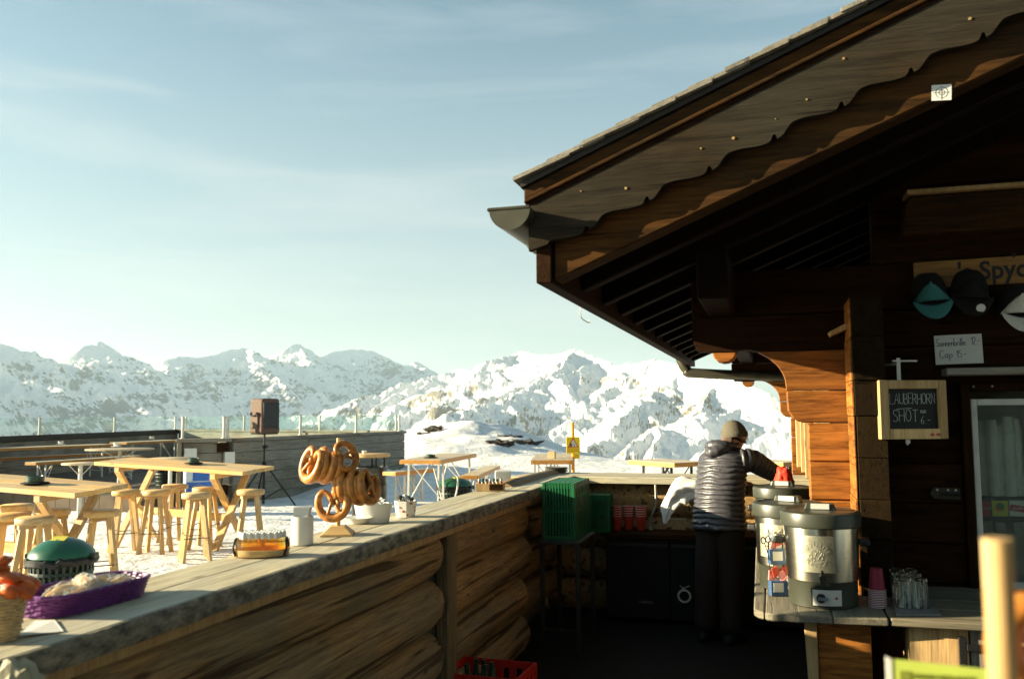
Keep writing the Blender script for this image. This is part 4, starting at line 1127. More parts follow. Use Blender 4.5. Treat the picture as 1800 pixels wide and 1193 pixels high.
# ---- oil drum table
p = on_z(650, 797, 1.1); t = thing('drum_table', 'round wooden table top on a dark oil drum beyond the pretzels', 'table', (p.x, p.y, 0), YAW)
MB().lathe([(.285, -.05), (.29, 0), (.29, .28), (.302, .295), (.29, .31), (.29, .56), (.302, .575), (.29, .59), (.29, .855), (.305, .87), (.30, .885), (.27, .885), (.27, .84), (0, .84)], n=32).build('drum', 'drum_metal', t, smooth=True, angle=50)
MB().lathe([(.335, 1.045), (.345, 1.05), (.345, 1.095), (.335, 1.1)], n=32).build('top', 'sunny_board', t, smooth=True)
for k in range(5):
    a = k*2*PI/5+.3; MB().bar((.25*math.cos(a), .25*math.sin(a), .80), (.25*math.cos(a), .25*math.sin(a), 1.043), .03, .03).build('strut', 'dark_metal', t)
MB().lathe([(.03, 1.102), (.045, 1.15), (.04, 1.15), (.02, 1.11)], n=12).build('cup', 'ceramic_white').location = (p.x-.1, p.y, 0)
o = bpy.data.objects['cup']; tag(o, 'small white cup on the oil drum table', 'cup')

# ---- loudspeaker on its tripod
p = on_z(463, 887, 0); t = thing('speaker_stand', 'black tripod stand carrying the covered loudspeaker', 'stand', (p.x, p.y, 0), YAW)
MB().tube([(0, 0, .02), (0, 0, .8)], .026, 10).build('lower_pole', 'dark_metal', t, smooth=True)
MB().tube([(0, 0, .8), (0, 0, 1.42)], .018, 10).build('upper_pole', 'dark_metal', t, smooth=True)
MB().tube([(0, 0, 1.10), (0, 0, 1.17)], .034, 10).build('collar', 'black_matte', t, smooth=True)
MB().tube([(.03, 0, 1.135), (.075, 0, 1.135)], .014, 8).build('knob', 'black_matte', t)
MB().tube([(0, 0, .76), (0, 0, .84)], .036, 10).build('hub', 'black_matte', t, smooth=True)
for a in (R_(-12), R_(118), R_(235)):
    u = Vector((math.cos(a), math.sin(a), 0))
    MB().tube([u*.03+Vector((0, 0, .80)), u*.69+Vector((0, 0, -.01))], .016, 8).build('leg', 'dark_metal', t)
    MB().tube([u*.02+Vector((0, 0, .12)), u*.40+Vector((0, 0, .34))], .010, 6).build('brace', 'dark_metal', t)
t = thing('loudspeaker', 'loudspeaker in a brown padded cover high on the tripod', 'speaker', (p.x, p.y, 1.40), YAW-R_(38))
def rbox(c, d, r, k=4):
    m_ = MB().box(c, d); return m_
MB().box((0, 0, .345), (.42, .44, .69), taper=.95).build('padded_cover', 'speaker_bag', t, bevel=.05, seg=4, smooth=True, angle=60)
MB().box((.19, 0, .36), (.06, .37, .50)).build('front_mesh', 'speaker_mesh', t, bevel=.012, seg=2)
pk_ = MB().box((-.01, -.225, .26), (.24, .05, .32)).build('pocket', 'speaker_bag', t, bevel=.02, seg=3)
MB().tube(smooth_path([(-.10, -.255, .42), (-.08, -.275, .36), (.06, -.275, .36), (.09, -.255, .42)], 5), .012, 8).build('carry_handle', 'black_matte', t, smooth=True)
MB().box((0, 0, -.005), (.36, .38, .02)).build('base_plate', 'black_matte', t)

# ---- printed promotional box
p = far(346, 880, 15.9); t = thing('printed_box', 'tall blue and white printed display box by the end of the grey wall', 'display box', (p.x, p.y, -.02), YAW+R_(26))
MB().box((0, 0, .44), (.44, .40, .88)).build('carton', 'pale_print', t, bevel=.006)
MB().box2((-.215, -.206, .02), (.215, -.2015, .60)).build('blue_panel', 'blue_print', t)
MB().box2((-.10, -.208, .62), (.18, -.2015, .86)).build('picture_panel', 'blue_print', t)
for i in range(9):
    z = .06+i*.058
    MB().bar((-.10, -.2085, z), (0, -.2085, z+.035), .005, .022, up=(0, 1, 0)).bar((.10, -.2085, z), (0, -.2085, z+.035), .005, .022, up=(0, 1, 0)).build('chevron', 'label_yellow' if i % 3 else 'paper_white', t)
for i in range(3):
    MB().box2((-.2235, -.15+i*.1, .15+.2*i), (-.2205, -.09+i*.1, .30+.2*i)).build('side_print', 'blue_print', t)

# ---- yellow warning sign
p = far(1007, 790, 13.5); t = thing('warning_sign', 'yellow avalanche warning sign on an orange pole', 'sign', (p.x, p.y, 0), YAW+R_(4))
MB().tube([(0, 0, -.1), (.0, 0, 1.615)], .024, 12).build('pole', 'sign_orange', t, smooth=True)
zc = 1.27
MB().box2((-.105, -.032, zc-.125), (.105, -.027, zc+.125)).build('plate', 'sign_yellow', t, bevel=.003)
MB().box2((.012, -.031, zc-.205), (.100, -.027, zc-.127)).build('lower_plate', 'sign_yellow', t)
def tri(s, c, y, mat, nm): MB().prism([(-.088*s, c-.06*s), (.088*s, c-.06*s), (0, c+.095*s)], lambda u, v, w_: (u, y-w_, v), .0012).build(nm, mat, t)
tri(1.0, zc+.025, -.0325, 'sign_red', 'triangle_border'); tri(.74, zc+.022, -.0340, 'paper_white', 'triangle_field')
MB().prism([(-.058, zc-.018), (-.012, zc-.018), (-.03, zc+.045)], lambda u, v, w_: (u, -.0355-w_, v), .001).build('slope_symbol', 'print_black', t)
MB().prism([(.0, zc+.05), (.02, zc+.0), (.008, zc-.01), (.036, zc-.016), (.024, zc+.01)], lambda u, v, w_: (u, -.0355-w_, v), .001).build('slide_symbol', 'dial_grey', t)
for i in range(2): text(['ACHTUNG LAWINEN', 'DANGER AVALANCHE'][i], .0185, 'sign_red', t, (0, -.0335, zc-.062-.028*i), (PI/2, 0, 0))
for i in range(2): text(['LEBENSGEFAHR', 'DANGER'][i], .0125, 'sign_red', t, (.056, -.0325, zc-.155-.022*i), (PI/2, 0, 0))

# ================================================================== ON THE BAR COUNTER
def put(px, py, z=CT): return on_z(px, py, z)
# brandy bottles on a wooden tray
p = put(459, 977); TR = thing('wooden_tray', 'oval wooden tray with dark handles holding small amber bottles', 'tray', (p.x, p.y, CT), YAW+R_(8))
prof = [(.098, .002), (.106, .006), (.111, .03), (.105, .031), (.100, .010), (0, .010)]
MB().lathe(prof, n=40, sy=.62).build('tray_body', 'pine_X', TR, smooth=True, angle=40)
for sx in (-1, 1):
    x = sx*.092
    MB().tube(smooth_path([(x, -.036, .008), (x*1.10, -.037, .035), (x*1.06, -.025, .062), (x*1.05, 0, .070), (x*1.06, .025, .062), (x*1.10, .037, .035), (x, .036, .008)], 5), .0045, 8).build('handle', 'black_rubber', TR, smooth=True)
bot_ = thing('brandy_bottle', 'small amber liqueur bottle with cream cap on the wooden tray', 'bottle', (0, 0, 0), 0, 'small bottles on the wooden tray')
MB().lathe([(0, .001), (.0112, .001), (.0122, .004), (.0122, .046), (.009, .054), (.0055, .058), (.0055, .066), (0, .066)], n=14, cap=False).build('glass_body', 'brandy_glass', bot_, smooth=True, angle=60)
MB().lathe([(.0088, .060), (.0095, .064), (.0098, .070), (.0086, .082), (.006, .086), (0, .087)], n=14).build('cap', 'porcelain', bot_, smooth=True, angle=60)
spots = []
for r_ in range(4):
    for c_ in range(8):
        x = -.085+c_*.0242+(.012 if r_ % 2 else 0); y = -.038+r_*.0245
        if (x/.096)**2+(y/.058)**2 < .86: spots.append((x, y))
for i, (x, y) in enumerate(spots):
    q = TR.matrix_basis @ Vector((x, y, .011))
    if i == 0: bot_.location = q; bot_.rotation_euler = (0, 0, .3)
    else: clone(bot_, q, random.uniform(0, 6), bot_['label'])
# napkin holder
p = put(531, 957); t = thing('napkin_holder', 'white round napkin holder next to the bottle tray', 'holder', (p.x, p.y, CT), YAW)
MB().lathe([(.043, .001), (.047, .004), (.047, .118), (.0475, .122), (.044, .122), (.043, .05), (0, .05)], n=32).build('beaker', 'porcelain', t, smooth=True, angle=50)
t = thing('napkin_stack', 'fanned white paper napkins sticking out of the holder', 'napkins', (p.x, p.y, CT), YAW)
for i in range(14):
    y = -.028+i*.0042; a = -.30+.035*i; w2 = .036-.0012*abs(i-4)
    o = MB().prism([(-w2, .06), (w2*.55, .06), (w2+.007, .158+.003*(i % 3)), (-w2, .160-.002*(i % 2))], lambda u, v, w_, y=y: (u, y+w_+.05*(v-.06)*(i-4)*.2, v), .0038).build('napkin', 'paper_white', t)
# pretzel stand
p = put(594, 940); SP = Vector((p.x, p.y, CT))
ps = thing('pretzel_stand', 'wooden pretzel stand with pole, pegs and pyramid foot on the counter', 'stand', SP, YAW+R_(5))
MB().box((0, 0, .004), (.145, .145, .008)).build('foot_edge', 'pine_X', ps)
m_ = MB().box((0, 0, .0265), (.143, .143, .035), taper=.45); m_.build('foot', 'pine_X', ps, bevel=.002)
MB().tube([(0, 0, .043), (0, 0, .445)], .0105, 14).build('pole', 'pine_Z', ps, smooth=True)
pegs = [((-.98, -.10, .05), .355, .15), ((.98, .10, .06), .262, .18), ((.12, -.99, .10), .375, .075), ((-.15, -.98, .05), .175, .07)]
for d, z, L in pegs:
    d = Vector(d).normalized(); MB().tube([Vector((0, 0, z)), d*L+Vector((0, 0, z))], .006, 8).build('peg', 'pine_Z', ps, smooth=True)
def pretzel_mesh(S=.068):
    ctrl = [(-.46, -.66, .20), (-.24, -.30, .18), (-.06, .00, .13), (.06, .20, -.10), (.13, .46, -.03), (.28, .74, 0), (.58, .86, 0), (.90, .58, 0), (1.02, .05, 0), (.88, -.48, 0), (.50, -.86, 0), (0, -.98, 0)]
    right = ctrl; left = [(-x, y, (-z if abs(x) < .2 and y > -.2 else z)) for x, y, z in ctrl][::-1]
    pts = right+left[1:]
    rad_c = [.10, .12, .13, .14, .16, .185, .21, .235, .265, .29, .305, .31]; rc = rad_c+rad_c[::-1][1:]
    path = smooth_path([Vector(q)*S for q in pts], 5); N = len(path)
    rad = []
    for i in range(N):
        f = i/(N-1)*(len(rc)-1); k = min(int(f), len(rc)-2); rad.append((rc[k]+(rc[k+1]-rc[k])*(f-k))*S)
    rad[0] *= .5; rad[-1] *= .5
    return MB().tube(path, rad, 10)
PM = pretzel_mesh().mesh('pretzel', 'pretzel_crust', True, 180)
sp_ = MB()
for j in range(9):
    a0 = -PI*.5-.55+j*.1375; 
sp_.tube([Vector((math.cos(a)*.072*.70, math.sin(a)*.072*1.0+.002, .0105+.0*a)) for a in [-PI/2-.5+j*.1 for j in range(11)]], [.002, .005, .0065, .007, .0072, .0074, .0072, .007, .0065, .005, .002], 6)
SPM = sp_.mesh('split', 'pretzel_split', True, 180)
sal = MB(); random.seed(11)
for j in range(16):
    a = random.uniform(-PI*.9, -PI*.1); r = random.uniform(.90, 1.05)*.072
    sal.box((r*math.cos(a)*.93, r*math.sin(a)*.93, .0135), (.003, .0025, .002), Matrix.Rotation(random.uniform(0, 3), 3, 'Z'))
SAM = sal.mesh('salt', 'salt_white')
def pretzel(pos, facing, spin, label, group='pretzels on the counter stand', s=1.0):
    t = thing('pretzel', label, 'pretzel', pos, 0, group)
    n_ = Vector(facing).normalized(); up = Vector((0, 0, 1)); x = up.cross(n_).normalized(); y = n_.cross(x)
    mt = Matrix((x, y, n_)).transposed() @ Matrix.Rotation(spin, 3, 'Z')
    t.rotation_euler = mt.to_euler(); t.scale = (s, s, s)
    link(bpy.data.objects.new('twist', PM), t); q = link(bpy.data.objects.new('split_crust', SPM), t); link(bpy.data.objects.new('salt_grains', SAM), t)['kind'] = 'stuff'
    return t
SM = Matrix.Translation(SP) @ Matrix.Rotation(YAW+R_(5), 4, 'Z')
def spos(x, y, z): return SM @ Vector((x, y, z))
def sdir(x, y, z): return SM.to_3x3() @ Vector((x, y, z))
for i in range(4):
    x = -.026-.032*i
    pretzel(spos(x, -.005, .355-.034+.002*i), sdir(-.80, -.60, .10+.05*i), R_([16, -18, 25, -12][i]), 'glossy brown pretzel, '+['nearest the pole', 'second from the pole', 'third from the pole', 'outermost'][i]+' on the upper left peg', s=[.95, 1.05, .98, 1.08][i])
for i in range(6):
    x = .022+.0235*i
    pretzel(spos(x, .004, .262-.036-.001*i), sdir(.88, -.47, .05+.03*i), R_([14, -16, 29, -13, 20, -24][i]), 'glossy brown pretzel, '+['nearest the pole', 'second from the pole', 'third from the pole', 'fourth from the pole', 'fifth from the pole', 'outermost'][i]+' on the right peg', s=[.92, 1.04, .97, 1.06, .95, 1.03][i])
pretzel(spos(.036, -.022, .362), sdir(.74, -.62, .30), R_(96), 'glossy brown pretzel at the very top of the stand', s=.88)
pretzel(spos(-.020, -.040, .150), sdir(-.22, -.97, .05), R_(14), 'glossy brown pretzel facing front at the bottom of the stand')
# white tub, sachets
def oval_tub(m_, ax, ay, h, tap, n=32, th=.003):
    prof = [(tap, .001), (tap*1.02, .003), (1, h), (1.03, h), (1.03, h+.004), (.97, h+.004), (tap*.95, .006), (0, .006)]
    return m_.lathe(prof, n=n, sx=ax, sy=ay)
p = put(656, 918); t = thing('sachet_tub', 'white oval plastic tub of sugar sachets behind the pretzels', 'tub', (p.x, p.y, CT), YAW+R_(-4))
oval_tub(MB(), .100, .06, .095, .80).build('tub_body', 'porcelain', t, smooth=True, angle=40)
for i in range(22):
    a = random.uniform(0, 6.3); r = random.uniform(0, .8)
    o = MB().box((0, 0, 0), (.055, .02, .004)).build('sachet', 'paper_white', bevel=.001)
    o.location = spos(0, 0, 0); o.location = (p.x+r*.085*math.cos(a), p.y+r*.045*math.sin(a), CT+.092+random.uniform(-.006, .022)); o.rotation_euler = (random.uniform(-.6, .6), random.uniform(-.5, .5), random.uniform(0, 3))
    tag(o, 'thin white sugar sachet heaped in the white oval tub', 'sachet', 'sachets in the white tub')
p = put(628, 925); t = thing('white_bowl', 'low white bowl half hidden behind the pretzel stand', 'bowl', (p.x-.05, p.y+.12, CT)); MB().lathe([(.05, .001), (.075, .03), (.078, .032), (.07, .03), (.04, .006), (0, .006)], n=24).build('bowl', 'porcelain', t, smooth=True)
p = put(713, 908); t = thing('sweets_tin', 'red and white patterned carton with black and white wrapped sweets', 'carton', (p.x, p.y, CT), YAW+R_(10))
MB().lathe([(.050, .001), (.062, .088), (.059, .088), (.048, .005), (0, .005)], n=8).build('carton_body', 'porcelain', t)
random.seed(5)
for i in range(16):
    a = 2*PI*i/16+.1; z = .015+.02*(i*7 % 4); r = (.050+.012*z/.088)*1.001
    MB().box((r*math.cos(a)*.93, r*math.sin(a)*.93, z), (.006, .016, .012), Matrix.Rotation(a, 3, 'Z')).build('red_motif', 'tin_red', t, bevel=.004)
for i in range(12):
    a = random.uniform(0, 6.3); r = random.uniform(0, .042)
    o = MB().lathe([(0, -.012), (.009, -.01), (.014, 0), (.009, .01), (0, .012)], n=8, cap=False).build('wrapped_sweet', ['black_rubber', 'porcelain', 'foil'][i % 3], smooth=True)
    o.location = (p.x+r*math.cos(a), p.y+r*math.sin(a), CT+.088+random.uniform(0, .022)); o.rotation_euler = (random.uniform(0, 3), random.uniform(0, 3), 0)
    tag(o, ['black wrapped sweet heaped in the red and white carton', 'white wrapped sweet heaped in the red and white carton', 'silver wrapped sweet heaped in the red and white carton'][i % 3], 'sweet', 'sweets in the patterned carton')
# condiment box and white napkin box farther along
p = put(862, 862); t = thing('condiment_box', 'small wooden box of seasoning bottles on the far counter', 'box', (p.x, p.y, CT), YAW+R_(-6))
bb = MB(); bb.box2((-.10, -.055, 0), (.10, -.047, .055)).box2((-.10, .047, 0), (.10, .055, .055)).box2((-.10, -.0465, 0), (-.092, .0465, .055)).box2((.092, -.0465, 0), (.10, .0465, .055)).box2((-.0915, -.0465, .002), (.0915, .0465, .008)); bb.build('box_body', 'sunny_board', t, bevel=.001)
MB().box2((.0, -.0575, .008), (.098, -.0555, .052)).build('front_label', 'rafter_timber', t)
for i in range(14):
    x = -.08+(i % 7)*.0265; y = -.02+.035*(i//7)
    s_ = thing('seasoning_bottle', 'tiny seasoning bottle in the wooden box on the far counter', 'bottle', (t.matrix_basis @ Vector((x, y, .010))), 0, 'bottles in the wooden box')
    MB().lathe([(.010, 0), (.010, .045), (.005, .055), (.005, .06)], n=10).build('glass_body', ['tin_red', 'green_enamel', 'label_paper'][i % 3], s_, smooth=True)
    MB().lathe([(.0075, .060), (.0075, .076), (0, .077)], n=10).build('cap', ['porcelain', 'bin_lid_green', 'black_rubber'][i % 3], s_, smooth=True)
p = put(884, 849); t = thing('napkin_box', 'white napkin box behind the wooden condiment box', 'box', (p.x, p.y, CT), YAW)
MB().box((0, 0, .05), (.125, .09, .10)).build('carton', 'paper_white', t, bevel=.006, seg=2)
MB().box((0, 0, .1025), (.09, .06, .004)).build('napkin', 'porcelain', t)
p = put(978, 830); t = thing('plate_stack', 'low stack of grey plates at the corner of the counter', 'plates', (p.x, p.y, CT))
for i in range(4): MB().lathe([(.07, .0), (.112, .012), (.114, .014), (.07, .004), (0, .004)], (0, 0, .001+i*.0125), n=28).build('plate', 'dial_grey', t, smooth=True)
# purple basket with wrapped rolls
BC = Vector((-1.965, 2.19, CT)); BRZ = R_(-3)
t = thing('purple_basket', 'purple woven plastic basket near the end of the counter', 'basket', BC, BRZ)
def rrect(hx, hy, r, n=11):
    out = []
    for cx, cy, a0 in ((hx-r, hy-r, 0), (-hx+r, hy-r, PI/2), (-hx+r, -hy+r, PI), (hx-r, -hy+r, 3*PI/2)):
        for k in range(n): a = a0+PI/2*k/(n-1); out.append((cx+r*math.cos(a), cy+r*math.sin(a)))
    # spread long sides
    res = []
    for i in range(len(out)):
        a, b = Vector(out[i]), Vector(out[(i+1) % len(out)]); d = (b-a).length; kk = max(1, int(d/.009))
        for k in range(kk): res.append(tuple(a+(b-a)*k/kk))
    return res
weave = MB(); H_ = .062
for j in range(13):
    z = .006+j*(H_-.010)/12; f = z/H_
    ring = rrect(.085+.014*f, .185+.014*f, .075)
    pts = []
    for k, (x, y) in enumerate(ring):
        nn = Vector((x, y, 0)).normalized(); o_ = .0028*math.sin(k*PI/2+(j % 2)*PI)
        pts.append((x+nn.x*o_, y+nn.y*o_, z))
    weave.tube(pts, .0032 if 0 < j < 12 else .0055, 5, closed=True)
weave.build('woven_wall', 'basket_purple', t)
stk = MB()
for k, ((x0, y0), (x1, y1)) in enumerate(zip(rrect(.085, .185, .075), rrect(.099, .199, .085))):
    if k % 3 == 0: stk.tube([(x0, y0, .004), (x1, y1, H_)], .0028, 5)
stk.build('stake', 'basket_purple', t)
MB().prism(rrect(.083, .183, .075), lambda u, v, w_: (u, v, .003+w_), .004).build('base', 'basket_purple', t)
roll_spots = [((-.02, -.06, .042), .25, .9), ((.035, -.035, .040), .1, .85), ((-.035, .065, .042), -.2, .9), ((.03, .10, .040), .35, .85), ((-.01, .01, .062), .9, .75)]
for i, (q, a, s) in enumerate(roll_spots):
    pos = Matrix.Translation(BC) @ Matrix.Rotation(BRZ, 4, 'Z') @ Vector(q)
    r_ = thing('bread_roll', ['wrapped bread roll nearest in the purple basket', 'wrapped bread roll at the front right of the purple basket', 'wrapped bread roll at the far left of the purple basket', 'wrapped bread roll at the far end of the purple basket', 'wrapped bread roll lying on top of the others in the purple basket'][i], 'bread', pos, a, 'wrapped rolls in the basket'); r_.scale = (s, s, s)
    bm = bmesh.new(); bmesh.ops.create_icosphere(bm, subdivisions=3, radius=1)
    for v in bm.verts:
        k = 1+.12*fbm(v.co.x*2+i*5, v.co.y*2, v.co.z*2, 3); v.co = Vector((v.co.x*.034*k, v.co.y*.085*k, v.co.z*.026*k))
    me = bpy.data.meshes.new('crumb'); bm.to_mesh(me); bm.free(); me.materials.append(M['bread']); me.polygons.foreach_set('use_smooth', [True]*len(me.polygons)); link(bpy.data.objects.new('loaf', me), r_)
    bm = bmesh.new(); bmesh.ops.create_icosphere(bm, subdivisions=4, radius=1)
    for v in bm.verts:
        k = 1.10+.30*fbm(v.co.x*2.5+i*5+9, v.co.y*2.5, v.co.z*2.5, 4); v.co = Vector((v.co.x*.037*k, v.co.y*.096*k, v.co.z*.030*k))
    me = bpy.data.meshes.new('wrap'); bm.to_mesh(me); bm.free(); me.materials.append(M['plastic_wrap']); link(bpy.data.objects.new('plastic_wrapper', me), r_)
# paper sheet
pts = [put(30, 1122), put(112, 1110), put(96, 1091), put(60, 1090)]
o = MB().prism([(q.x, q.y) for q in pts], lambda u, v, w_: (u, v, CT+.003+w_+.004*math.sin(u*30)), .0006).build('paper_sheet', 'paper_white'); tag(o, 'white printed sheet of paper lying in front of the purple basket', 'paper')
# wicker bowl with orange crisps at the left edge
p = put(4, 1125); WB = Vector((p.x-.02, p.y, CT)); t = thing('wicker_bowl', 'pale wicker pot at the bottom left edge of the picture', 'basket', WB)
wk = MB()
for j in range(14):
    z = .004+j*.0085; r = .048+.018*j/13
    wk.tube([((r+.002*math.sin(k*PI/2+(j % 2)*PI))*math.cos(2*PI*k/40), (r+.002*math.sin(k*PI/2+(j % 2)*PI))*math.sin(2*PI*k/40), z) for k in range(40)], .0045, 5, closed=True)
wk.build('woven_wall', 'wicker', t); MB().lathe([(.044, .002), (.062, .11), (.0, .11)], n=24).build('lining', 'wicker', t, smooth=True)
random.seed(3)
for i in range(16):
    a = random.uniform(0, 6.3); r = random.uniform(.0, .075)
    bm = bmesh.new(); bmesh.ops.create_icosphere(bm, subdivisions=2, radius=1)
    for v in bm.verts:
        k = 1+.3*fbm(v.co.x*1.5+i*5, v.co.y*1.5, v.co.z*1.5, 3); v.co = Vector((v.co.x*.034*k, v.co.y*.022*k, v.co.z*.014*k))
    me = bpy.data.meshes.new('crisp'); bm.to_mesh(me); bm.free(); me.materials.append(M['chip_orange']); me.polygons.foreach_set('use_smooth', [True]*len(me.polygons))
    o = link(bpy.data.objects.new('orange_snack', me)); o.location = (WB.x+r*math.cos(a), WB.y+r*math.sin(a), CT+.120+.075*(1-r/.075)*random.uniform(.3, 1)); o.rotation_euler = (random.uniform(-.9, .9), random.uniform(-.9, .9), a)
    tag(o, 'crisp orange snack piled over the wicker pot at the left edge', 'snack', 'orange snacks in the wicker pot')
# crumpled paper bag hanging inside the counter at the lower left
p = far(34, 1190, 1.85); bm = bmesh.new(); bmesh.ops.create_icosphere(bm, subdivisions=4, radius=1)
for v in bm.verts:
    k = 1+.45*fbm(v.co.x*1.8, v.co.y*1.8, v.co.z*1.8+4, 4); v.co = Vector((v.co.x*.075*k, v.co.y*.05*k, v.co.z*.13*k))
me = bpy.data.meshes.new('paper_bag'); bm.to_mesh(me); bm.free(); me.materials.append(M['kraft_paper'])
o = link(bpy.data.objects.new('paper_bag', me)); o.location = (p.x, p.y, p.z-.11); tag(o, 'crumpled pale paper bag at the bottom left corner', 'bag')
plain('stand_steel', (.06, .058, .05), .45, .8, .2)

# ================================================================== BEHIND THE BAR
# steel stand with green crates
t = thing('steel_stand', 'low steel stand under the green crates in the corner of the bar', 'stand', (-1.545, 6.72, 0))
MB().box2((-.15, -.29, .785), (.16, .29, .815)).build('top', 'stand_steel', t, bevel=.004)
for sx in (-1, 1):
    for sy in (-1, 1):
        MB().box((sx*.135+.005, sy*.27, .3915), (.03, .03, .783)).build('leg', 'stand_steel', t)
MB().box2((-.115, -.28, .16), (.125, -.262, .18)).build('rail', 'stand_steel', t)
def crate(name, label, mat, loc, dims, rz=0, closed_top=True, nx=9, ny=9, group=None):
    W, D_, H_ = dims; t = thing(name, label, 'crate', loc, rz, group); s = .012
    for sx in (-1, 1):
        for sy in (-1, 1):
            MB().box((sx*(W/2-s), sy*(D_/2-s), H_/2), (2*s, 2*s, H_)).build('corner_post', mat, t, bevel=.003)
    def side(nm, n_, ln, put_):
        m_ = MB()
        for z, hh in ((.015, .03), (H_*.5, .016), (H_-.02, .04)): m_.box(*put_(0, z, ln-4*s-.002, hh, .008))
        for k in range(n_):
            u = -ln/2+2*s+(ln-4*s)*(k+.5)/n_
            m_.box(*put_(u, H_/2, (ln-4*s)/n_*.52, H_-.002, .0115))
        m_.build(nm, mat, t)
    side('side', nx, W, lambda u, z, a, h, th: ((u, -D_/2+.009, z), (a, th, h)))
    side('side', nx, W, lambda u, z, a, h, th: ((u, D_/2-.009, z), (a, th, h)))
    side('side', ny, D_, lambda u, z, a, h, th: ((-W/2+.009, u, z), (th, a, h)))
    side('side', ny, D_, lambda u, z, a, h, th: ((W/2-.009, u, z), (th, a, h)))
    m_ = MB(); zt = H_-.006 if closed_top else .006
    for k in range(7): m_.box((0, -D_/2+.03+(D_-.06)*k/6, zt), (W-.05, .020, .008))
    for k in range(6): m_.box((-W/2+.03+(W-.06)*k/5, 0, zt-.001), (.018, D_-.05, .008))
    m_.build('grid_panel', mat, t)
    return t
crate('green_crate', 'tall green plastic crate with sunlit top in the bar corner', 'crate_green', (-1.55, 6.73, .817), (.25, .54, .42))
crate('green_crate', 'smaller dark green crate standing behind the tall one', 'crate_green', (-1.44, 7.56, .752), (.18, .22, .31), .05, nx=6, ny=6)
# back shelf and dark fridges below
t = thing('back_bench', 'dark bench with fridges along the back of the bar', 'bench', (-.6, 7.65, 0))
MB().box2((-.80, -.17, .705), (.82, .16, .748)).build('bench_top', 'rafter_timber', t, bevel=.004)
for i in range(3):
    x0 = -.80+i*.54
    f_ = MB().box2((x0+.004, -.14, .05), (x0+.536, .15, .70)).build('fridge', 'black_matte', t, bevel=.006)
    MB().box2((x0+.02, -.158, .64), (x0+.52, -.143, .665)).build('handle', 'dark_metal', f_)
q = on_y(1203, 1047, 7.505)-Vector((-.6, 7.65, 0))
em = MB(); em.tube([(q.x+.048*math.cos(2*PI*k/32), -.146, q.z+.048*math.sin(2*PI*k/32)) for k in range(32)], .009, 6, closed=True)
em.bar((q.x-.02, -.146, q.z+.06), (q.x+.045, -.146, q.z+.085), .004, .012, up=(0, 1, 0)); em.bar((q.x-.035, -.146, q.z+.085), (q.x+.0, -.146, q.z+.055), .004, .010, up=(0, 1, 0))
em.build('ring_emblem', 'white_cloth', t)
q2 = on_y(1135, 1058, 7.505)-Vector((-.6, 7.65, 0)); text('THERMA', .03, 'dial_grey', t, (q2.x, -.1425, q2.z), (PI/2, 0, 0))
# red cups
cupm = MB().lathe([(.026, 0), (.0275, .002), (.036, .095), (.0385, .096), (.0385, .100), (.035, .100), (.025, .004), (0, .004)], n=20).mesh('cup', 'cup_red', True, 50)
rimm = MB().tube([(.0375*math.cos(2*PI*k/20), .0375*math.sin(2*PI*k/20), .099) for k in range(20)], .0022, 5, closed=True).mesh('rim', 'paper_white', True, 180)
stacks = [((1085, 931), 5), ((1106, 930), 5), ((1127, 931), 5), ((1093, 921), 8), ((1117, 920), 8), ((1139, 922), 8)]
for (px, py), n_ in stacks:
    p = on_z(px, py, .752)
    for k in range(n_):
        c = thing('paper_cup', 'red paper cup nested in the stacks beside the green crates', 'cup', (p.x, p.y, .752+k*.020), random.uniform(0, 6), 'red paper cups on the back bench')
        link(bpy.data.objects.new('cup_wall', cupm), c); link(bpy.data.objects.new('rolled_rim', rimm), c); c.scale = (1.22, 1.22, 1.22)
# steel tap
p = on_z(1150, 930, .752); t = thing('tap_pipe', 'bent chrome pipe rising beside the red cups', 'pipe', (p.x, p.y, .75))
MB().tube(smooth_path([(-.03, 0, 0), (-.025, 0, .10), (.0, 0, .16), (.02, .0, .22), (.02, 0, .385)], 5), .012, 10).build('pipe', 'steel_grey', t, smooth=True)
MB().lathe([(.035, 0), (.035, .012), (.014, .02)], (-.03, 0, 0), n=14).build('flange', 'steel_grey', t, smooth=True)
# warming appliances
for i, (px, W, lb) in enumerate([(1187, .20, 'grey counter grill under the white towel'), (1222, .17, 'chrome framed warmer half hidden by the person')]):
    p = on_z(px, 926, .752); t = thing('table_grill', lb, 'appliance', (p.x, p.y+.06, .75))
    MB().box((0, 0, .035), (W, .22, .07)).build('base', 'steel_grey', t, bevel=.006)
    MB().box((0, .02, .135), (W, .18, .11)).build('hood', 'dial_grey', t, bevel=.01)
    MB().box((0, -.072, .135), (W*.7, .006, .06)).build('glass_front', 'window_glass', t)
    MB().box2((-W/2+.005, -.112, .075), (W/2-.005, -.098, .082)).build('rail', 'steel_grey', t)
    MB().tube([(-W*.4, -.09, .20), (-W*.4, -.10, .215), (W*.4, -.10, .215), (W*.4, -.09, .20)], .006, 8).build('handle', 'steel_grey', t)
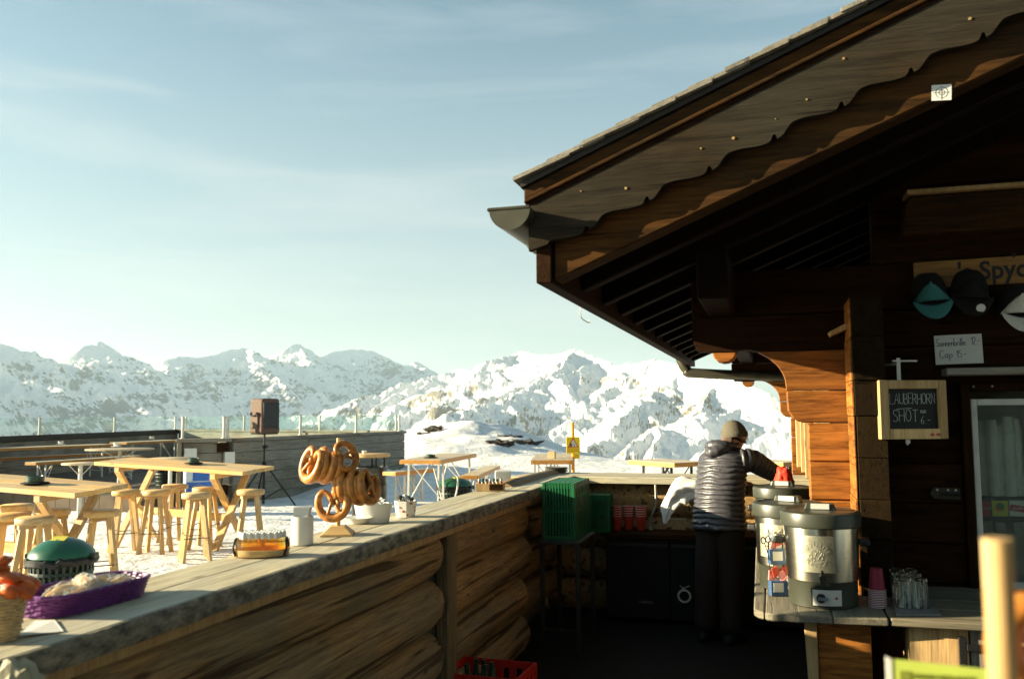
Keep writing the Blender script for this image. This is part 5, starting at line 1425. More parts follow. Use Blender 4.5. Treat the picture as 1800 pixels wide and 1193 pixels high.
# white towel bunched over the grill
pA = on_y(1230, 862, 7.40); pB = on_y(1168, 903, 7.34)
path = smooth_path([Vector((pA.x+.12, 7.44, pA.z-.02)), Vector((pA.x+.02, 7.42, pA.z-.005)), Vector((pA.x-.10, 7.40, pA.z-.005)), Vector((pA.x-.19, 7.38, pA.z-.05)), Vector((pB.x+.03, 7.36, pB.z+.03)), Vector((pB.x, 7.34, pB.z-.075))], 7)
NP = len(path); rs = []
for i, c in enumerate(path):
    f = i/(NP-1); wd = .030+.042*math.sin(PI*min(1, f*1.25))**.8 if f < .8 else .030*(1-f)/.2+.008
    d = (path[min(NP-1, i+1)]-path[max(0, i-1)]).normalized(); x = Vector((0, 1, 0)).cross(d).normalized(); ring = []
    for k in range(40):
        a = 2*PI*k/40; r = wd*(1+.30*math.sin(a*5+f*3)+.5*fbm(math.cos(a)*1.7, math.sin(a)*1.7, f*5, 4))
        ring.append(c+x*r*math.cos(a)*1.15+Vector((0, 1, 0))*r*math.sin(a)*.6)
    rs.append(ring)
o = MB().rings(rs).build('towel', 'fleece_white', smooth=True, angle=180)
tag(o, 'white towel draped over the grill beside the person', 'towel')
# red bottle crate on the floor
RC = on_z(850, 1178, .30); t = crate('red_crate', 'red plastic bottle crate on the floor by the log wall', 'crate_red', (-1.60, 4.93, 0), (.46, .36, .31), R_(-3), False, 5, 4)
bd = thing('beer_bottle', 'dark bottle standing in the red crate', 'bottle', (0, 0, 0), 0, 'bottles in the red crate')
MB().lathe([(.03, .001), (.031, .004), (.031, .16), (.026, .185), (.014, .215), (.0125, .255), (.014, .26), (.014, .268), (.010, .268), (0, .268)], n=16).build('glass', 'green_enamel', bd, smooth=True)
MB().lathe([(.0315, .05), (.0315, .12)], n=16, cap=False).build('label', 'label_paper', bd, smooth=True)
ps_ = [(-.11, -.02), (-.06, .05), (-.02, -.05), (.02, .03), (-.12, .08)]
for i, (x, y) in enumerate(ps_):
    loc = (-1.60+x, 4.93+y, .013)
    lb = ['dark bottle leaning out of the red crate at its left', 'dark bottle in the middle of the red crate', 'dark bottle at the front of the red crate', 'dark bottle towards the right in the red crate', 'dark bottle at the back left of the red crate'][i]
    if i == 0: bd.location = loc; bd['label'] = lb; cc = bd
    else: cc = clone(bd, loc, i, lb)
    cc.scale = (1.05, 1.05, 1.18); cc.rotation_euler = (R_([2, -3, 4, 2, -2][i]), R_([-3, 5, 8, 4, -2][i]), i)

# ---- punch urns
urn = thing('punch_urn', 'urn', 'urn', (0, 0, 0), YAW, 'steel punch urns on the worktop')
MB().lathe([(.150, .0), (.158, .006), (.160, .118), (.163, .124), (.0, .126)], n=48).build('base', 'urn_plastic', urn, smooth=True, angle=40)
MB().lathe([(.166, .126), (.1675, .130), (.1745, .385), (.0, .387)], n=64).build('steel_body', 'brushed_steel', urn, smooth=True, angle=40)
lid = MB().lathe([(.180, .372), (.186, .378), (.188, .430), (.184, .440), (.165, .446), (.150, .441), (.06, .447), (0, .449)], n=56).build('lid', 'urn_plastic', urn, smooth=True, angle=35)
MB().box((0, 0, .462), (.15, .045, .034), taper=.85).build('lid_grip', 'urn_plastic', lid, bevel=.006, seg=2)
MB().box((0, -.026, .464), (.085, .005, .026)).build('grip_face', 'panel_white', lid)  # white plate standing in for the lit face of the grip
for s in (-1, 1): 
    MB().box((s*.195, 0, .30), (.05, .09, .035)).build('side_handle', 'urn_black', urn, bevel=.01, seg=2)
tp = MB().tube([(0, -.165, .150), (0, -.20, .150)], .014, 10).tube([(0, -.195, .155), (0, -.195, .118)], .011, 10).build('tap', 'urn_black', urn, smooth=True)
MB().tube([(0, -.195, .155), (0, -.195, .186)], .006, 8).build('tap_lever', 'urn_black', tp)
def cyl_panel(r, a0, a1, z0, z1, th, n_=12):
    m_ = MB(); rs = []
    for k in range(n_+1):
        a = a0+(a1-a0)*k/n_; s_, c_ = math.sin(a), -math.cos(a)
        rs.append([(r*s_, r*c_, z0), ((r+th)*s_, (r+th)*c_, z0), ((r+th)*s_, (r+th)*c_, z1), (r*s_, r*c_, z1)])
    return m_.rings(rs)
pn = cyl_panel(.160, -.33, .57, .014, .098, .004).build('control_surround', 'urn_black', urn)
cyl_panel(.1645, -.28, .52, .020, .092, .0015).build('control_panel', 'panel_white', pn)
a = -.05; MB().tube([(.166*math.sin(a), -.166*math.cos(a), .056), (.184*math.sin(a), -.184*math.cos(a), .056)], .021, 18).build('dial', 'urn_black', pn, smooth=True)
MB().box((.187*math.sin(-.0), -.187*math.cos(-.0), .055), (.045, .008, .014)).build('dial_pointer', 'knob_blue_grey', pn, bevel=.002)
a = .36; MB().tube([(.166*math.sin(a), -.166*math.cos(a), .056), (.170*math.sin(a), -.170*math.cos(a), .056)], .006, 12).build('pilot_lamp', 'indicator_red', pn)
plain('etched_steel', (.40, .38, .28), .42, .9, .1, 40)
plain('emboss', (.30, .29, .22), .4, .6, .2, 60)
pl_ = cyl_panel(.1712, -.60, .34, .172, .340, .0036, 20).build('etched_plate', 'etched_steel', urn, smooth=True, angle=30)
def wrapper(z0, arc):
    def f(c):
        # arc lettering around the emblem, then onto the cylinder
        th = PI/2-c.x/arc if arc > 0 else -PI/2+c.x/(-arc)
        rr = abs(arc)+(c.y if arc > 0 else -c.y)
        u, v = rr*math.cos(th), rr*math.sin(th)
        a = (u-.023)/.175; R2 = .1752+c.z
        return Vector((R2*math.sin(a), -R2*math.cos(a), z0+v))
    return f
text('NATURTEE', .030, 'emboss', pl_, (0, 0, 0), (0, 0, 0), wrap=wrapper(.243, .058), ext=.0012, bold=.0006)
text('PUNSCH', .030, 'emboss', pl_, (0, 0, 0), (0, 0, 0), wrap=wrapper(.268, -.062), ext=.0012, bold=.0006)
em = MB()
for (u, v, r) in [(-.012, .262, .010), (.008, .255, .012), (-.026, .246, .007), (.020, .240, .009), (0, .238, .010), (-.015, .232, .008), (.012, .272, .006), (.028, .258, .006)]:
    a = (u-.023)/.175
    em.tube([(.1755*math.sin(a+r/.175*math.cos(k*PI/6)), -.1755*math.cos(a+r/.175*math.cos(k*PI/6)), v+r*math.sin(k*PI/6)) for k in range(12)], .0016, 5, closed=True)
em.build('emblem', 'emboss', pl_)
UR = [((.205, 4.60), R_(-2.5), 'front steel punch urn with etched label and control panel'), ((.064, 4.975), YAW+R_(-40), 'middle steel punch urn, partly hidden by the front one'), ((.045, 6.02), YAW+R_(-30), 'rear steel punch urn under the person\'s hand')]
for i, ((x, y), rz, lb) in enumerate(UR):
    if i == 0: urn.location = (x, y, Zw); urn.rotation_euler = (0, 0, rz); urn['label'] = lb
    else: clone(urn, (x, y, Zw), rz, lb)
# snack packets on a wire rack between the urns
RK = on_z(1378, 1030, Zw); RK = Vector((RK.x+.02, 4.80, Zw)); t = thing('snack_rack', 'wire rack of little snack packets squeezed between the urns', 'rack', (-.012, 4.745, Zw), YAW)
MB().tube([(-.03, 0, 0), (-.03, 0, .33)], .003, 6).tube([(.04, 0, 0), (.04, 0, .33)], .003, 6).tube([(-.03, 0, .16), (.04, 0, .16)], .003, 6).tube([(-.03, 0, .31), (.04, 0, .31)], .003, 6).build('wire_frame', 'wire', t)
for z in (.0, .155):
    bx_ = MB().box((.005, -.02, z+.04), (.085, .05, .075)).build('card_box', 'snack_blue', t, bevel=.002)
    MB().box((.0, -.046, z+.045), (.05, .002, .045)).build('white_label', 'paper_white', bx_)
random.seed(21)
for i in range(9):
    z = .07+.155*(i//5)+.02*(i % 3)
    o = MB().box((0, 0, 0), (.038, .008, .05)).build('snack_packet', ['snack_pink', 'tin_red', 'foil'][i % 3], bevel=.003, seg=2)
    q = t.matrix_basis @ Vector((-.025+.016*(i % 5), -.022-.01*(i % 2), z+.03)); o.location = q; o.rotation_euler = (random.uniform(-.3, .3), random.uniform(-.5, .5), YAW+random.uniform(-.5, .5))
    tag(o, ['pink snack packet in the wire rack between the urns', 'red snack packet in the wire rack between the urns', 'silver snack packet in the wire rack between the urns'][i % 3], 'snack', 'snack packets in the wire rack')
sc_ = MB()
for s in (-1, 1):
    sc_.tube([(s*.012+.011*math.cos(k*PI/6), 0, .02+.016*math.sin(k*PI/6)) for k in range(12)], .003, 6, closed=True)
    sc_.bar((s*.008, 0, .004), (-s*.004, 0, -.08), .006, .003)
o = sc_.build('scissors', 'black_rubber'); o.location = t.matrix_basis @ Vector((-.055, -.045, .26)); o.rotation_euler = (0, R_(-8), YAW)
tag(o, 'black handled scissors hanging by the middle urn', 'scissors')
# red cloth over the rear urn, with a brown bun
p = Vector((.10, 6.0, Zw+.452)); bm = bmesh.new(); bmesh.ops.create_icosphere(bm, subdivisions=4, radius=1)
for v in bm.verts:
    k = 1+.22*fbm(v.co.x*1.6+2, v.co.y*1.6, v.co.z*1.6, 4); f_ = 1+.5*max(0, -v.co.z)
    v.co = Vector((v.co.x*.055*k*f_, v.co.y*.05*k*f_, max(-.55, v.co.z)*.085*k+.03))
me = bpy.data.meshes.new('red_cloth'); bm.to_mesh(me); bm.free(); me.materials.append(M['red_cloth']); me.polygons.foreach_set('use_smooth', [True]*len(me.polygons))
o = link(bpy.data.objects.new('red_cloth', me)); o.location = p+Vector((-.045, .05, .005)); tag(o, 'crumpled bright red cloth lying beyond the rear urn', 'cloth')
# maroon cup stack, upside down
p = on_z(1543, 1066, Zw)
cm2 = MB().lathe([(.027, .100), (.0255, .101), (0, .099)][::-1]+[(.027, .100), (.038, .004), (.0405, .003), (.0405, 0), (.037, 0)], n=24, cap=False).mesh('cup', 'cup_maroon', True, 50)
rm2 = MB().tube([(.0395*math.cos(2*PI*k/24), .0395*math.sin(2*PI*k/24), .002) for k in range(24)], .0018, 5, closed=True).mesh('rim', 'paper_white', True, 180)
for k in range(11):
    c = thing('paper_cup', 'maroon paper cup in the upside down stack right of the front urn', 'cup', (p.x, p.y, Zw+.001+k*.0078), k, 'maroon cup stack on the worktop')
    link(bpy.data.objects.new('cup_wall', cm2), c); link(bpy.data.objects.new('rolled_rim', rm2), c)
q = p+CF*-.0375+Vector((0, 0, Zw*0+.055)); 
# tea glasses on a mat
gp = [on_z(1575, 1082, Zw), on_z(1655, 1082, Zw), on_z(1628, 1046, Zw), on_z(1565, 1046, Zw)]
o = MB().prism([(q.x, q.y) for q in gp], lambda u, v, w_: (u, v, Zw+.001+w_), .008).build('drip_mat', 'dial_grey'); tag(o, 'grey plastic drip mat under the upside down glasses', 'mat')
gt = thing('tea_glass', 'front left upside down glass mug on the drip mat', 'glass', (0, 0, 0), 0, 'glass mugs on the drip mat')
MB().lathe([(.036, 0), (.038, .003), (.034, .135), (.0, .137), (.0, .125), (.031, .122), (.035, .002)], n=20, cap=False).build('glass_wall', 'clear_glass', gt, smooth=True, angle=50)
MB().tube(smooth_path([(.035, 0, .03), (.062, 0, .035), (.064, 0, .085), (.034, 0, .09)], 5), .005, 8).build('handle', 'clear_glass', gt, smooth=True)
for i, (px, py) in enumerate([(1590, 1066), (1618, 1067), (1583, 1056), (1608, 1056), (1578, 1048), (1602, 1048)]):
    q = on_z(px, py, Zw+.01)
    if i == 0: gt.location = (q.x, q.y, Zw+.0095); gt.rotation_euler = (0, 0, 2.2)
    else: clone(gt, (q.x, q.y, Zw+.0095), 2.2+i, ['', 'front right upside down glass mug on the drip mat', 'middle left upside down glass mug on the drip mat', 'middle right upside down glass mug on the drip mat', 'rear left upside down glass mug on the drip mat', 'rear right upside down glass mug on the drip mat'][i])

# ================================================================== ON THE HUT WALL
def strokes(spec, mat, parent, fn, r, name):
    m_ = MB()
    for st in spec:
        m_.tube([fn(u, v) for u, v in st], r, 5)
    return m_.build(name, mat, parent)
SF = {'L': [[(0, 1), (0, 0), (.55, 0)]], 'A': [[(0, 0), (.3, 1), (.6, 0)], [(.12, .38), (.48, .38)]], 'U': [[(0, 1), (0, .2), (.15, 0), (.4, 0), (.55, .2), (.55, 1)]],
      'B': [[(0, 0), (0, 1), (.35, .97), (.45, .78), (.35, .55), (0, .52), (.4, .48), (.52, .25), (.38, .02), (0, 0)]], 'E': [[(.5, 1), (0, 1), (0, 0), (.5, 0)], [(0, .52), (.4, .52)]],
      'R': [[(0, 0), (0, 1), (.38, .97), (.5, .75), (.38, .52), (0, .5)], [(.2, .5), (.55, 0)]], 'H': [[(0, 1), (0, 0)], [(.55, 1), (.55, 0)], [(0, .5), (.55, .5)]],
      'O': [[(.28+.28*math.cos(k*PI/8), .5+.5*math.sin(k*PI/8)) for k in range(17)]], 'N': [[(0, 0), (0, 1), (.5, 0), (.5, 1)]], 'S': [[(.5, .88), (.35, 1), (.12, .95), (.04, .75), (.2, .55), (.4, .42), (.5, .22), (.35, .02), (.12, .0), (0, .12)]],
      'T': [[(0, 1), (.6, 1)], [(.3, 1), (.3, 0)]], 'C': [[(.5, .85), (.3, 1), (.1, .85), (0, .5), (.1, .12), (.3, 0), (.5, .15)]],
      'o': [[(.2+.2*math.cos(k*PI/6), .22+.22*math.sin(k*PI/6)) for k in range(13)]], 'n': [[(0, .45), (0, 0)], [(0, .3), (.15, .45), (.3, .4), (.33, 0)]], 'e': [[(0, .25), (.36, .27), (.3, .42), (.15, .46), (0, .3), (.03, .08), (.18, 0), (.36, .08)]],
      'b': [[(0, 1), (0, 0), (.25, 0), (.36, .2), (.25, .42), (0, .35)]], 'r': [[(0, .45), (0, 0)], [(0, .3), (.12, .43), (.26, .43)]], 'i': [[(.05, .45), (.05, 0)], [(.05, .62), (.06, .66)]], 'l': [[(.05, 1), (.05, .05), (.12, 0)]],
      'a': [[(.36, .42), (.15, .45), (0, .22), (.12, 0), (.34, .12), (.36, .45), (.36, .05), (.42, 0)]], 'p': [[(0, .45), (0, -.4)], [(0, .35), (.2, .47), (.36, .25), (.2, .02), (0, .08)]],
      '1': [[(0, .75), (.22, 1), (.22, 0)]], '2': [[(0, .8), (.2, 1), (.42, .85), (.38, .6), (0, 0), (.48, 0)]], '5': [[(.45, 1), (.08, 1), (.04, .58), (.28, .62), (.46, .35), (.3, .02), (0, .05)]], '6': [[(.4, 1), (.12, .65), (0, .25), (.15, 0), (.35, .02), (.42, .25), (.25, .45), (.03, .32)]],
      '-': [[(0, .42), (.35, .44)]], '.': [[(0, 0), (.04, .02)]], 'w': [[(0, .45), (.12, 0), (.25, .4), (.38, 0), (.5, .45)]], 't': [[(.1, .8), (.1, .05), (.25, 0)], [(-.05, .5), (.28, .5)]], ' ': []}
def hand(txt, x, y, h, sp=.2, jit=.04, sx=1.0):
    out = []; rnd = random.Random(len(txt)*7+int(x*1000)); u = x
    for ch in txt:
        g = SF[ch]; wd = max([q[0] for s in g for q in s], default=.3)
        dy = rnd.uniform(-jit, jit)*h
        for s in g: out.append([(u+q[0]*h*sx, y+dy+q[1]*h) for q in s])
        u += (wd+sp)*h*sx
    return out
# blackboard on a swivel bracket
p0 = on_y(1547, 772, 4.835); p1 = on_y(1666, 777, 4.985); ptop = on_y(1547, 668, 4.835).z
rzb = math.atan2(p1.y-p0.y, p1.x-p0.x); W = math.hypot(p1.x-p0.x, p1.y-p0.y); Hb = ptop-p0.z
t = thing('chalkboard', 'small wood framed chalkboard with white handwriting hanging by the corner post', 'chalkboard', (p0.x, p0.y, p0.z), rzb)
fw = .052
for nm, a, b in [('frame_stile', (0, -.012, 0), (fw, .04, Hb)), ('frame_stile', (W-fw*.8, -.012, 0), (W, .04, Hb)), ('frame_rail', (fw+.001, -.011, 0), (W-fw*.8-.001, .039, fw)), ('frame_rail', (fw+.001, -.011, Hb-fw*.85), (W-fw*.8-.001, .039, Hb))]:
    MB().box2(a, b).build(nm, 'sunny_board', t, bevel=.003)
MB().box2((fw-.005, .012, fw-.005), (W-fw*.75, .022, Hb-fw*.8)).build('slate', 'slate', t)
fnb = lambda u, v: (u, .0105, v)
iw = W-fw*1.8
strokes(hand('LAUBERHORN', fw+.016, Hb*.60, Hb*.175, .10, .05, (iw-.018)/(Hb*.175*6.6)), 'chalk', t, fnb, .0012, 'chalk_writing')
strokes(hand('SHOT', fw+.03, Hb*.30, Hb*.20, .16, .04, .85), 'chalk', t, fnb, .0012, 'chalk_writing')
strokes([[(fw+.05, Hb*.51), (fw+.135, Hb*.525)]], 'chalk', t, fnb, .0012, 'chalk_writing')
strokes(hand('NUR', fw+iw*.66, Hb*.44, Hb*.05, .2, .05)+hand('6.-', fw+iw*.66, Hb*.26, Hb*.13, .25, .05), 'chalk', t, fnb, .0010, 'chalk_writing')
text('red', .001, 'chip_orange', t, (0, 0, -5), (0, 0, 0)) if False else None
for s in (-1, 1):
    MB().prism([(W*.80+s*.004, .016), (W*.80+s*.026, .014), (W*.80+s*.030, .026), (W*.80+s*.014, .030), (W*.80+s*.006, .024)], lambda u, v, w_: (u, -.0125-w_, v), .0012).build('corner_logo', 'tin_red', t)
bk = thing('wall_bracket', 'small white perforated bracket above the chalkboard', 'bracket', (p0.x, p0.y, ptop), rzb)
MB().box2((W*.34-.010, .012, 0), (W*.34+.010, .016, .115)).build('upright', 'white_metal', bk)
MB().box2((W*.34-.035, .006, .095), (W*.34+.10, .0115, .103)).build('cross_arm', 'white_metal', bk)
MB().box2((W*.34-.006, .0168, .08), (W*.34+.006, .22, .092)).build('wall_arm', 'white_metal', bk)
bk2 = thing('board_clip', 'little white clip under the chalkboard', 'clip', (p0.x, p0.y, p0.z), rzb); MB().box2((W*.40, .01, -.022), (W*.40+.022, .016, -.001)).box2((W*.40+.005, .009, -.03), (W*.40+.012, .0155, -.022)).build('clip', 'white_metal', bk2)
# price note
a = on_y(1643, 590, 5.19); b = on_y(1727, 587, 5.19); c = on_y(1645, 641, 5.19); d = on_y(1729, 637, 5.19)
t = thing('price_note', 'white handwritten price note pinned above the window', 'note', (c.x, 5.19, c.z))
Wn, Hn = b.x-a.x, a.z-c.z
MB().box2((0, 0, 0), (Wn, .0012, Hn)).build('paper', 'paper_white', t)
t.rotation_euler = (0, R_(-1.2), 0)
fnn = lambda u, v: (u, -.0008, v)
strokes(hand('Sonnenbrille', .008, Hn*.62, Hn*.26, .09, .03, .78*.27/.27), 'ink', t, fnn, .0015, 'ink_writing')
strokes(hand('12.-', Wn*.77, Hn*.64, Hn*.26, .12, .03, .7), 'ink', t, fnn, .0015, 'ink_writing')
strokes(hand('Cap', .022, Hn*.22, Hn*.28, .15, .03, .9)+hand('15.-', Wn*.45, Hn*.22, Hn*.24, .16, .03, .8), 'ink', t, fnn, .0015, 'ink_writing')
# name board with lettering
a = on_y(1606, 462, 5.185); a2 = on_y(1606, 509, 5.185)
t = thing('name_board', 'yellowish wooden name board with black lettering behind the caps', 'sign', (a.x, 5.195, a2.z)); t.rotation_euler = (0, R_(-1.0), 0)
MB().box2((0, -.022, 0), (.95, 0, a.z-a2.z)).build('board', 'sign_board', t, bevel=.003)
sx0 = on_y(1720, 480, 5.17).x-a.x
text("'s Spycher", .135, 'print_black', t, (sx0-.10, -.0225, .075), (PI/2, 0, 0), align='LEFT', bold=.003, squash=.92, ext=.001)
MB().prism([(sx0+.16, .150), (sx0+.175, .135), (sx0+.19, .150), (sx0+.175, .165)], lambda u, v, w_: (u, -.0225-w_, v), .001).build('diamond', 'print_black', t)
# caps
def cap_thing(px, py, front, brim, label, badge=None, tilt=0.0, s=1.0):
    p = on_y(px, py, 5.16); t = thing('baseball_cap', label, 'cap', (p.x, 5.165, p.z), 0, 'caps hung on the hut wall'); t.rotation_euler = (0, R_(tilt), 0); t.scale = (s, s, s)
    # crown: dome pressed against the wall
    m_ = MB(); rs = []
    for i in range(9):
        v = i/8; zz_ = .165*math.sin(v*PI/2); w_ = math.cos(v*PI/2)**.55
        rs.append([(.095*w_*math.cos(k*PI/16), -.085*w_*math.sin(k*PI/16)-.004, zz_-.02) for k in range(17)]+[(-.095*w_, 0.0, zz_-.02), (.095*w_, 0.0, zz_-.02)])
    m_.rings(rs); m_.build('crown', 'black_cloth', t, smooth=True, angle=60)
    m_ = MB(); rs = []
    for i in range(7):
        v = i/6; zz_ = .098*v; hw = .093*(1-v)**.75+.004
        rs.append([(-hw+2*hw*k/10, -.091-.020*(1-((k-5)/5)**2)*(1-.3*v)+.035*((k-5)/5)**2*(1-v), zz_-.015) for k in range(11)])
    vs_ = [q for r in rs for q in r]; m_.add(vs_, [(i*11+k, i*11+k+1, (i+1)*11+k+1, (i+1)*11+k) for i in range(6) for k in range(10)])
    f_ = m_.build('front_panel', front, t, smooth=True, angle=180); f_.modifiers.new('s', 'SOLIDIFY').thickness = .004
    MB().lathe([(.007, 0), (.006, .006), (0, .008)], (0, -.098, .080), n=10).build('button', front, t, smooth=True)
    band = MB().tube([(-.094+.188*k/14, -.088-.026*(1-((k-7)/7)**2)+.05*((k-7)/7)**2*0, -.022-.012*(1-((k-7)/7)**2)) for k in range(15)], .0045, 6); band.build('sweat_band', 'black_cloth', t, smooth=True)
    m_ = MB(); vs_ = []
    for i in range(7):
        v = i/6
        for k in range(15):
            u = (k-7)/7; hw = .100*(1-.10*v*v)
            zb = -.030-.012*(1-u*u)-v*.075*(1-.55*abs(u)**2.5)+.022*abs(u)**2*(1-v*.2)
            vs_.append((u*hw, -.098-.028*(1-u*u)-v*.040*(1-.6*u*u), zb))
    m_.add(vs_, [(i*15+k, i*15+k+1, (i+1)*15+k+1, (i+1)*15+k) for i in range(6) for k in range(14)])
    b_ = m_.build('brim', brim, t, smooth=True, angle=180); b_.modifiers.new('s', 'SOLIDIFY').thickness = .004
    if badge:
        c = Vector((.028, -.155, -.075)); MB().lathe([(.022, 0), (.022, .003), (.017, .0035), (0, .0035)], n=20).build('round_badge', badge, t, smooth=True)
        q = [x for x in t.children if x.name.startswith('round_badge')][0]; q.location = c; q.rotation_euler = (PI/2+.35, 0, 0)
    return t
cap_thing(1634, 527, 'teal_cloth', 'teal_cloth', 'baseball cap with teal peak and front panel on the hut wall', tilt=-4)
cap_thing(1703, 522, 'black_cloth', 'black_cloth', 'black baseball cap with a round white badge between the other caps', badge='paper_white', tilt=3)
cap_thing(1790, 548, 'white_cloth', 'white_cloth', 'cream baseball cap with a gold badge at the right edge', badge='gold_badge', tilt=2)
# survey target on the first rafter
c = on_y(1655, 163, YV+.048); t = thing('survey_target', 'small white square target sticker on the roof beam', 'sticker', (c.x, YV+.0475, c.z)); t.rotation_euler = (0, R_(3), 0)
MB().box2((-.034, 0, -.030), (.034, .001, .030)).build('sticker', 'paper_white', t)
m_ = MB()
for r in (.010, .021): m_.tube([(r*math.cos(2*PI*k/24), -.0004, r*math.sin(2*PI*k/24)) for k in range(24)], .0007, 4, closed=True)
m_.bar((-.030, -.0004, 0), (.030, -.0004, 0), .0008, .0012); m_.bar((0, -.0004, -.027), (0, -.0004, .027), .0012, .0008); m_.build('cross_hair', 'print_black', t)
# drinks dispenser and clear cups inside the window
t = thing('drinks_dispenser', 'black drinks dispenser with three small brand labels inside the window', 'dispenser', (1.3, 5.50, .80))
def wl(px, py): q = on_y(px, py, 5.40); return q.x-1.3, q.z-.80
x0, z0 = wl(1714, 912); x1, z1 = wl(1714, 876)
MB().box2((x0-.01, -.098, z0-.01), (.30, .10, z1+.012)).build('valve_bar', 'black_matte', t, bevel=.004)
MB().box2((x0, .02, 0), (.30, .10, z0-.02)).build('back_plate', 'steel_grey', t)
for i, (px, mt) in enumerate([(1726, 'label_red'), (1758, 'label_yellow'), (1789, 'paper_white')]):
    u, v = wl(px, 893)
    lb = MB().box2((u-.040, -.102, v-.042), (u+.040, -.0985, v+.042)).build('brand_label', mt, t)
    if i == 0: text('Coca-Cola', .020, 'paper_white', lb, (u, -.103, v), (PI/2, 0, 0), shear=.3)
    if i == 1:
        MB().lathe([(.022, 0), (.02, .001), (0, .001)], n=16).build('fruit', 'label_green', lb).location = (0, 0, 0)
        q = lb.children[0]; q.location = (u, -.1025, v+.008); q.rotation_euler = (PI/2, 0, 0)
        MB().lathe([(.012, 0), (.011, .001), (0, .001)], n=16).build('fruit', 'chip_orange', lb); q = lb.children[1] if lb.children[0].name == 'fruit' else lb.children[0]
        for q in lb.children:
            if q.data.materials[0].name == 'chip_orange': q.location = (u-.008, -.104, v-.004); q.rotation_euler = (PI/2, 0, 0)
    if i == 2:
        MB().box((u, -.1028, v), (.078, .0015, .034), Matrix.Rotation(R_(8), 3, 'Y')).build('red_band', 'label_red', lb)
        text('Rivella', .020, 'paper_white', lb, (u, -.1042, v), (PI/2, R_(-8), 0), shear=.2)
    MB().box2((u-.025, -.09, z0-.075), (u+.025, -.03, z0-.012)).build('nozzle', 'dial_grey', t, bevel=.006)
for i, (px, h_) in enumerate([(1715, .26), (1737, .34), (1753, .33), (1768, .30), (1783, .35), (1798, .33)]):
    u, v = wl(px, 874); q = thing('clear_cup_stack', ['clear plastic cup stack nearest the window frame', 'second clear cup stack from the window frame', 'third clear cup stack from the window frame', 'fourth clear cup stack from the window frame', 'fifth clear cup stack from the window frame', 'clear cup stack at the right edge of the picture'][i], 'cups', (u+1.3, 5.46+.03*(i % 2), v+.80), 0, 'clear cup stacks in the window')
    m_ = MB(); prof = []
    k = 0; zc_ = 0
    while zc_ < h_:
        prof += [(.030, zc_), (.034, zc_+.013), (.036, zc_+.0135), (.036, zc_+.016), (.031, zc_+.0165)]; zc_ += .017
    prof += [(.034, zc_), (.026, zc_+.08), (0, zc_+.08)]
    m_.lathe(prof, n=16).build('nested_cups', 'fleece_white', q, smooth=True, angle=50)

# ================================================================== FOREGROUND RIGHT
t = thing('front_counter', 'plank counter end below the picture at the lower right', 'counter', (.5, .95, 0))
MB().box2((-.6, -.45, 1.14), (1.2, .40, 1.199)).build('counter_plank', 'counter_timber_back', t, bevel=.006)
for x in (-.5, 1.1): MB().box2((x-.05, -.4, 0), (x+.05, .35, 1.138)).build('leg_panel', 'log_timber', t)
pc = far(1760, 1193, .72); fs_ = thing('pretzel_stand', 'pale wooden pretzel pole out of focus at the bottom right', 'stand', (pc.x, pc.y, 1.2))
top = far(1752, 946, .72)
MB().lathe([(.07, 0), (.07, .012), (.03, .035)], n=20).build('foot', 'pine_X', fs_, smooth=True)
MB().tube([(0, 0, .03), (top.x-pc.x, top.y-pc.y, top.z-1.2)], .0115, 16).build('pole', 'sunny_board', fs_, smooth=True)
MB().tube([(0, 0, .25), (.06*CR.x, .06*CR.y, .27)], .006, 8).build('peg', 'pine_X', fs_, smooth=True)
q = far(1928, 1165, .74)
pretzel(q, -CF+CR*-.5+Vector((0, 0, .1)), R_(20), 'large blurred pretzel at the bottom right corner', 'pretzels at the bottom right', .95)
# menu card
a = far(1563, 1157, 1.15); b = far(1752, 1169, 1.12)
t = thing('menu_card', 'yellow green laminated menu card standing at the bottom right', 'menu', (a.x, a.y, 1.2), math.atan2(b.y-a.y, b.x-a.x))
Wm = math.hypot(b.x-a.x, b.y-a.y); hm = a.z-1.2
MB().prism([(0, 0), (Wm+.08, 0), (Wm+.08, hm-.012), (0, hm)], lambda u, v, w_: (u, w_, v), .0025).build('card', 'menu_green', t)
MB().prism([(-.004, 0), (.003, 0), (.003, hm), (-.004, hm+.003)], lambda u, v, w_: (u, -.001+w_, v), .004).build('card_edge', 'paper_white', t)
text('HEISSE GETRANKE', .009, 'menu_print', t, (Wm*.5, -.0008, hm-.020), (PI/2, 0, 0))
text('TEE  KAFFEE  PUNSCH', .011, 'menu_print', t, (Wm*.5, -.0008, hm-.034), (PI/2, 0, 0))
MB().box2((.012, -.0012, hm-.06), (.024, -.0004, hm-.014)).build('print_block', 'menu_print', t)
MB().box2((0, .0028, 0), (Wm, .05, .012)).build('card_foot', 'white_metal', t)

# ================================================================== PERSON
pf = on_z(1264, 1128, 0)
per_ = thing('person', 'person in grey beanie and dark quilted down jacket reaching over the urns', 'person', (pf.x, pf.y, 0), YAW)
per_.rotation_euler = (R_(-2), R_(4.5), YAW)
FAC = R_(-48)     # turned to the right of straight ahead
fd = Vector((math.sin(-FAC), math.cos(-FAC), 0)); rd = Vector((fd.y, -fd.x, 0))
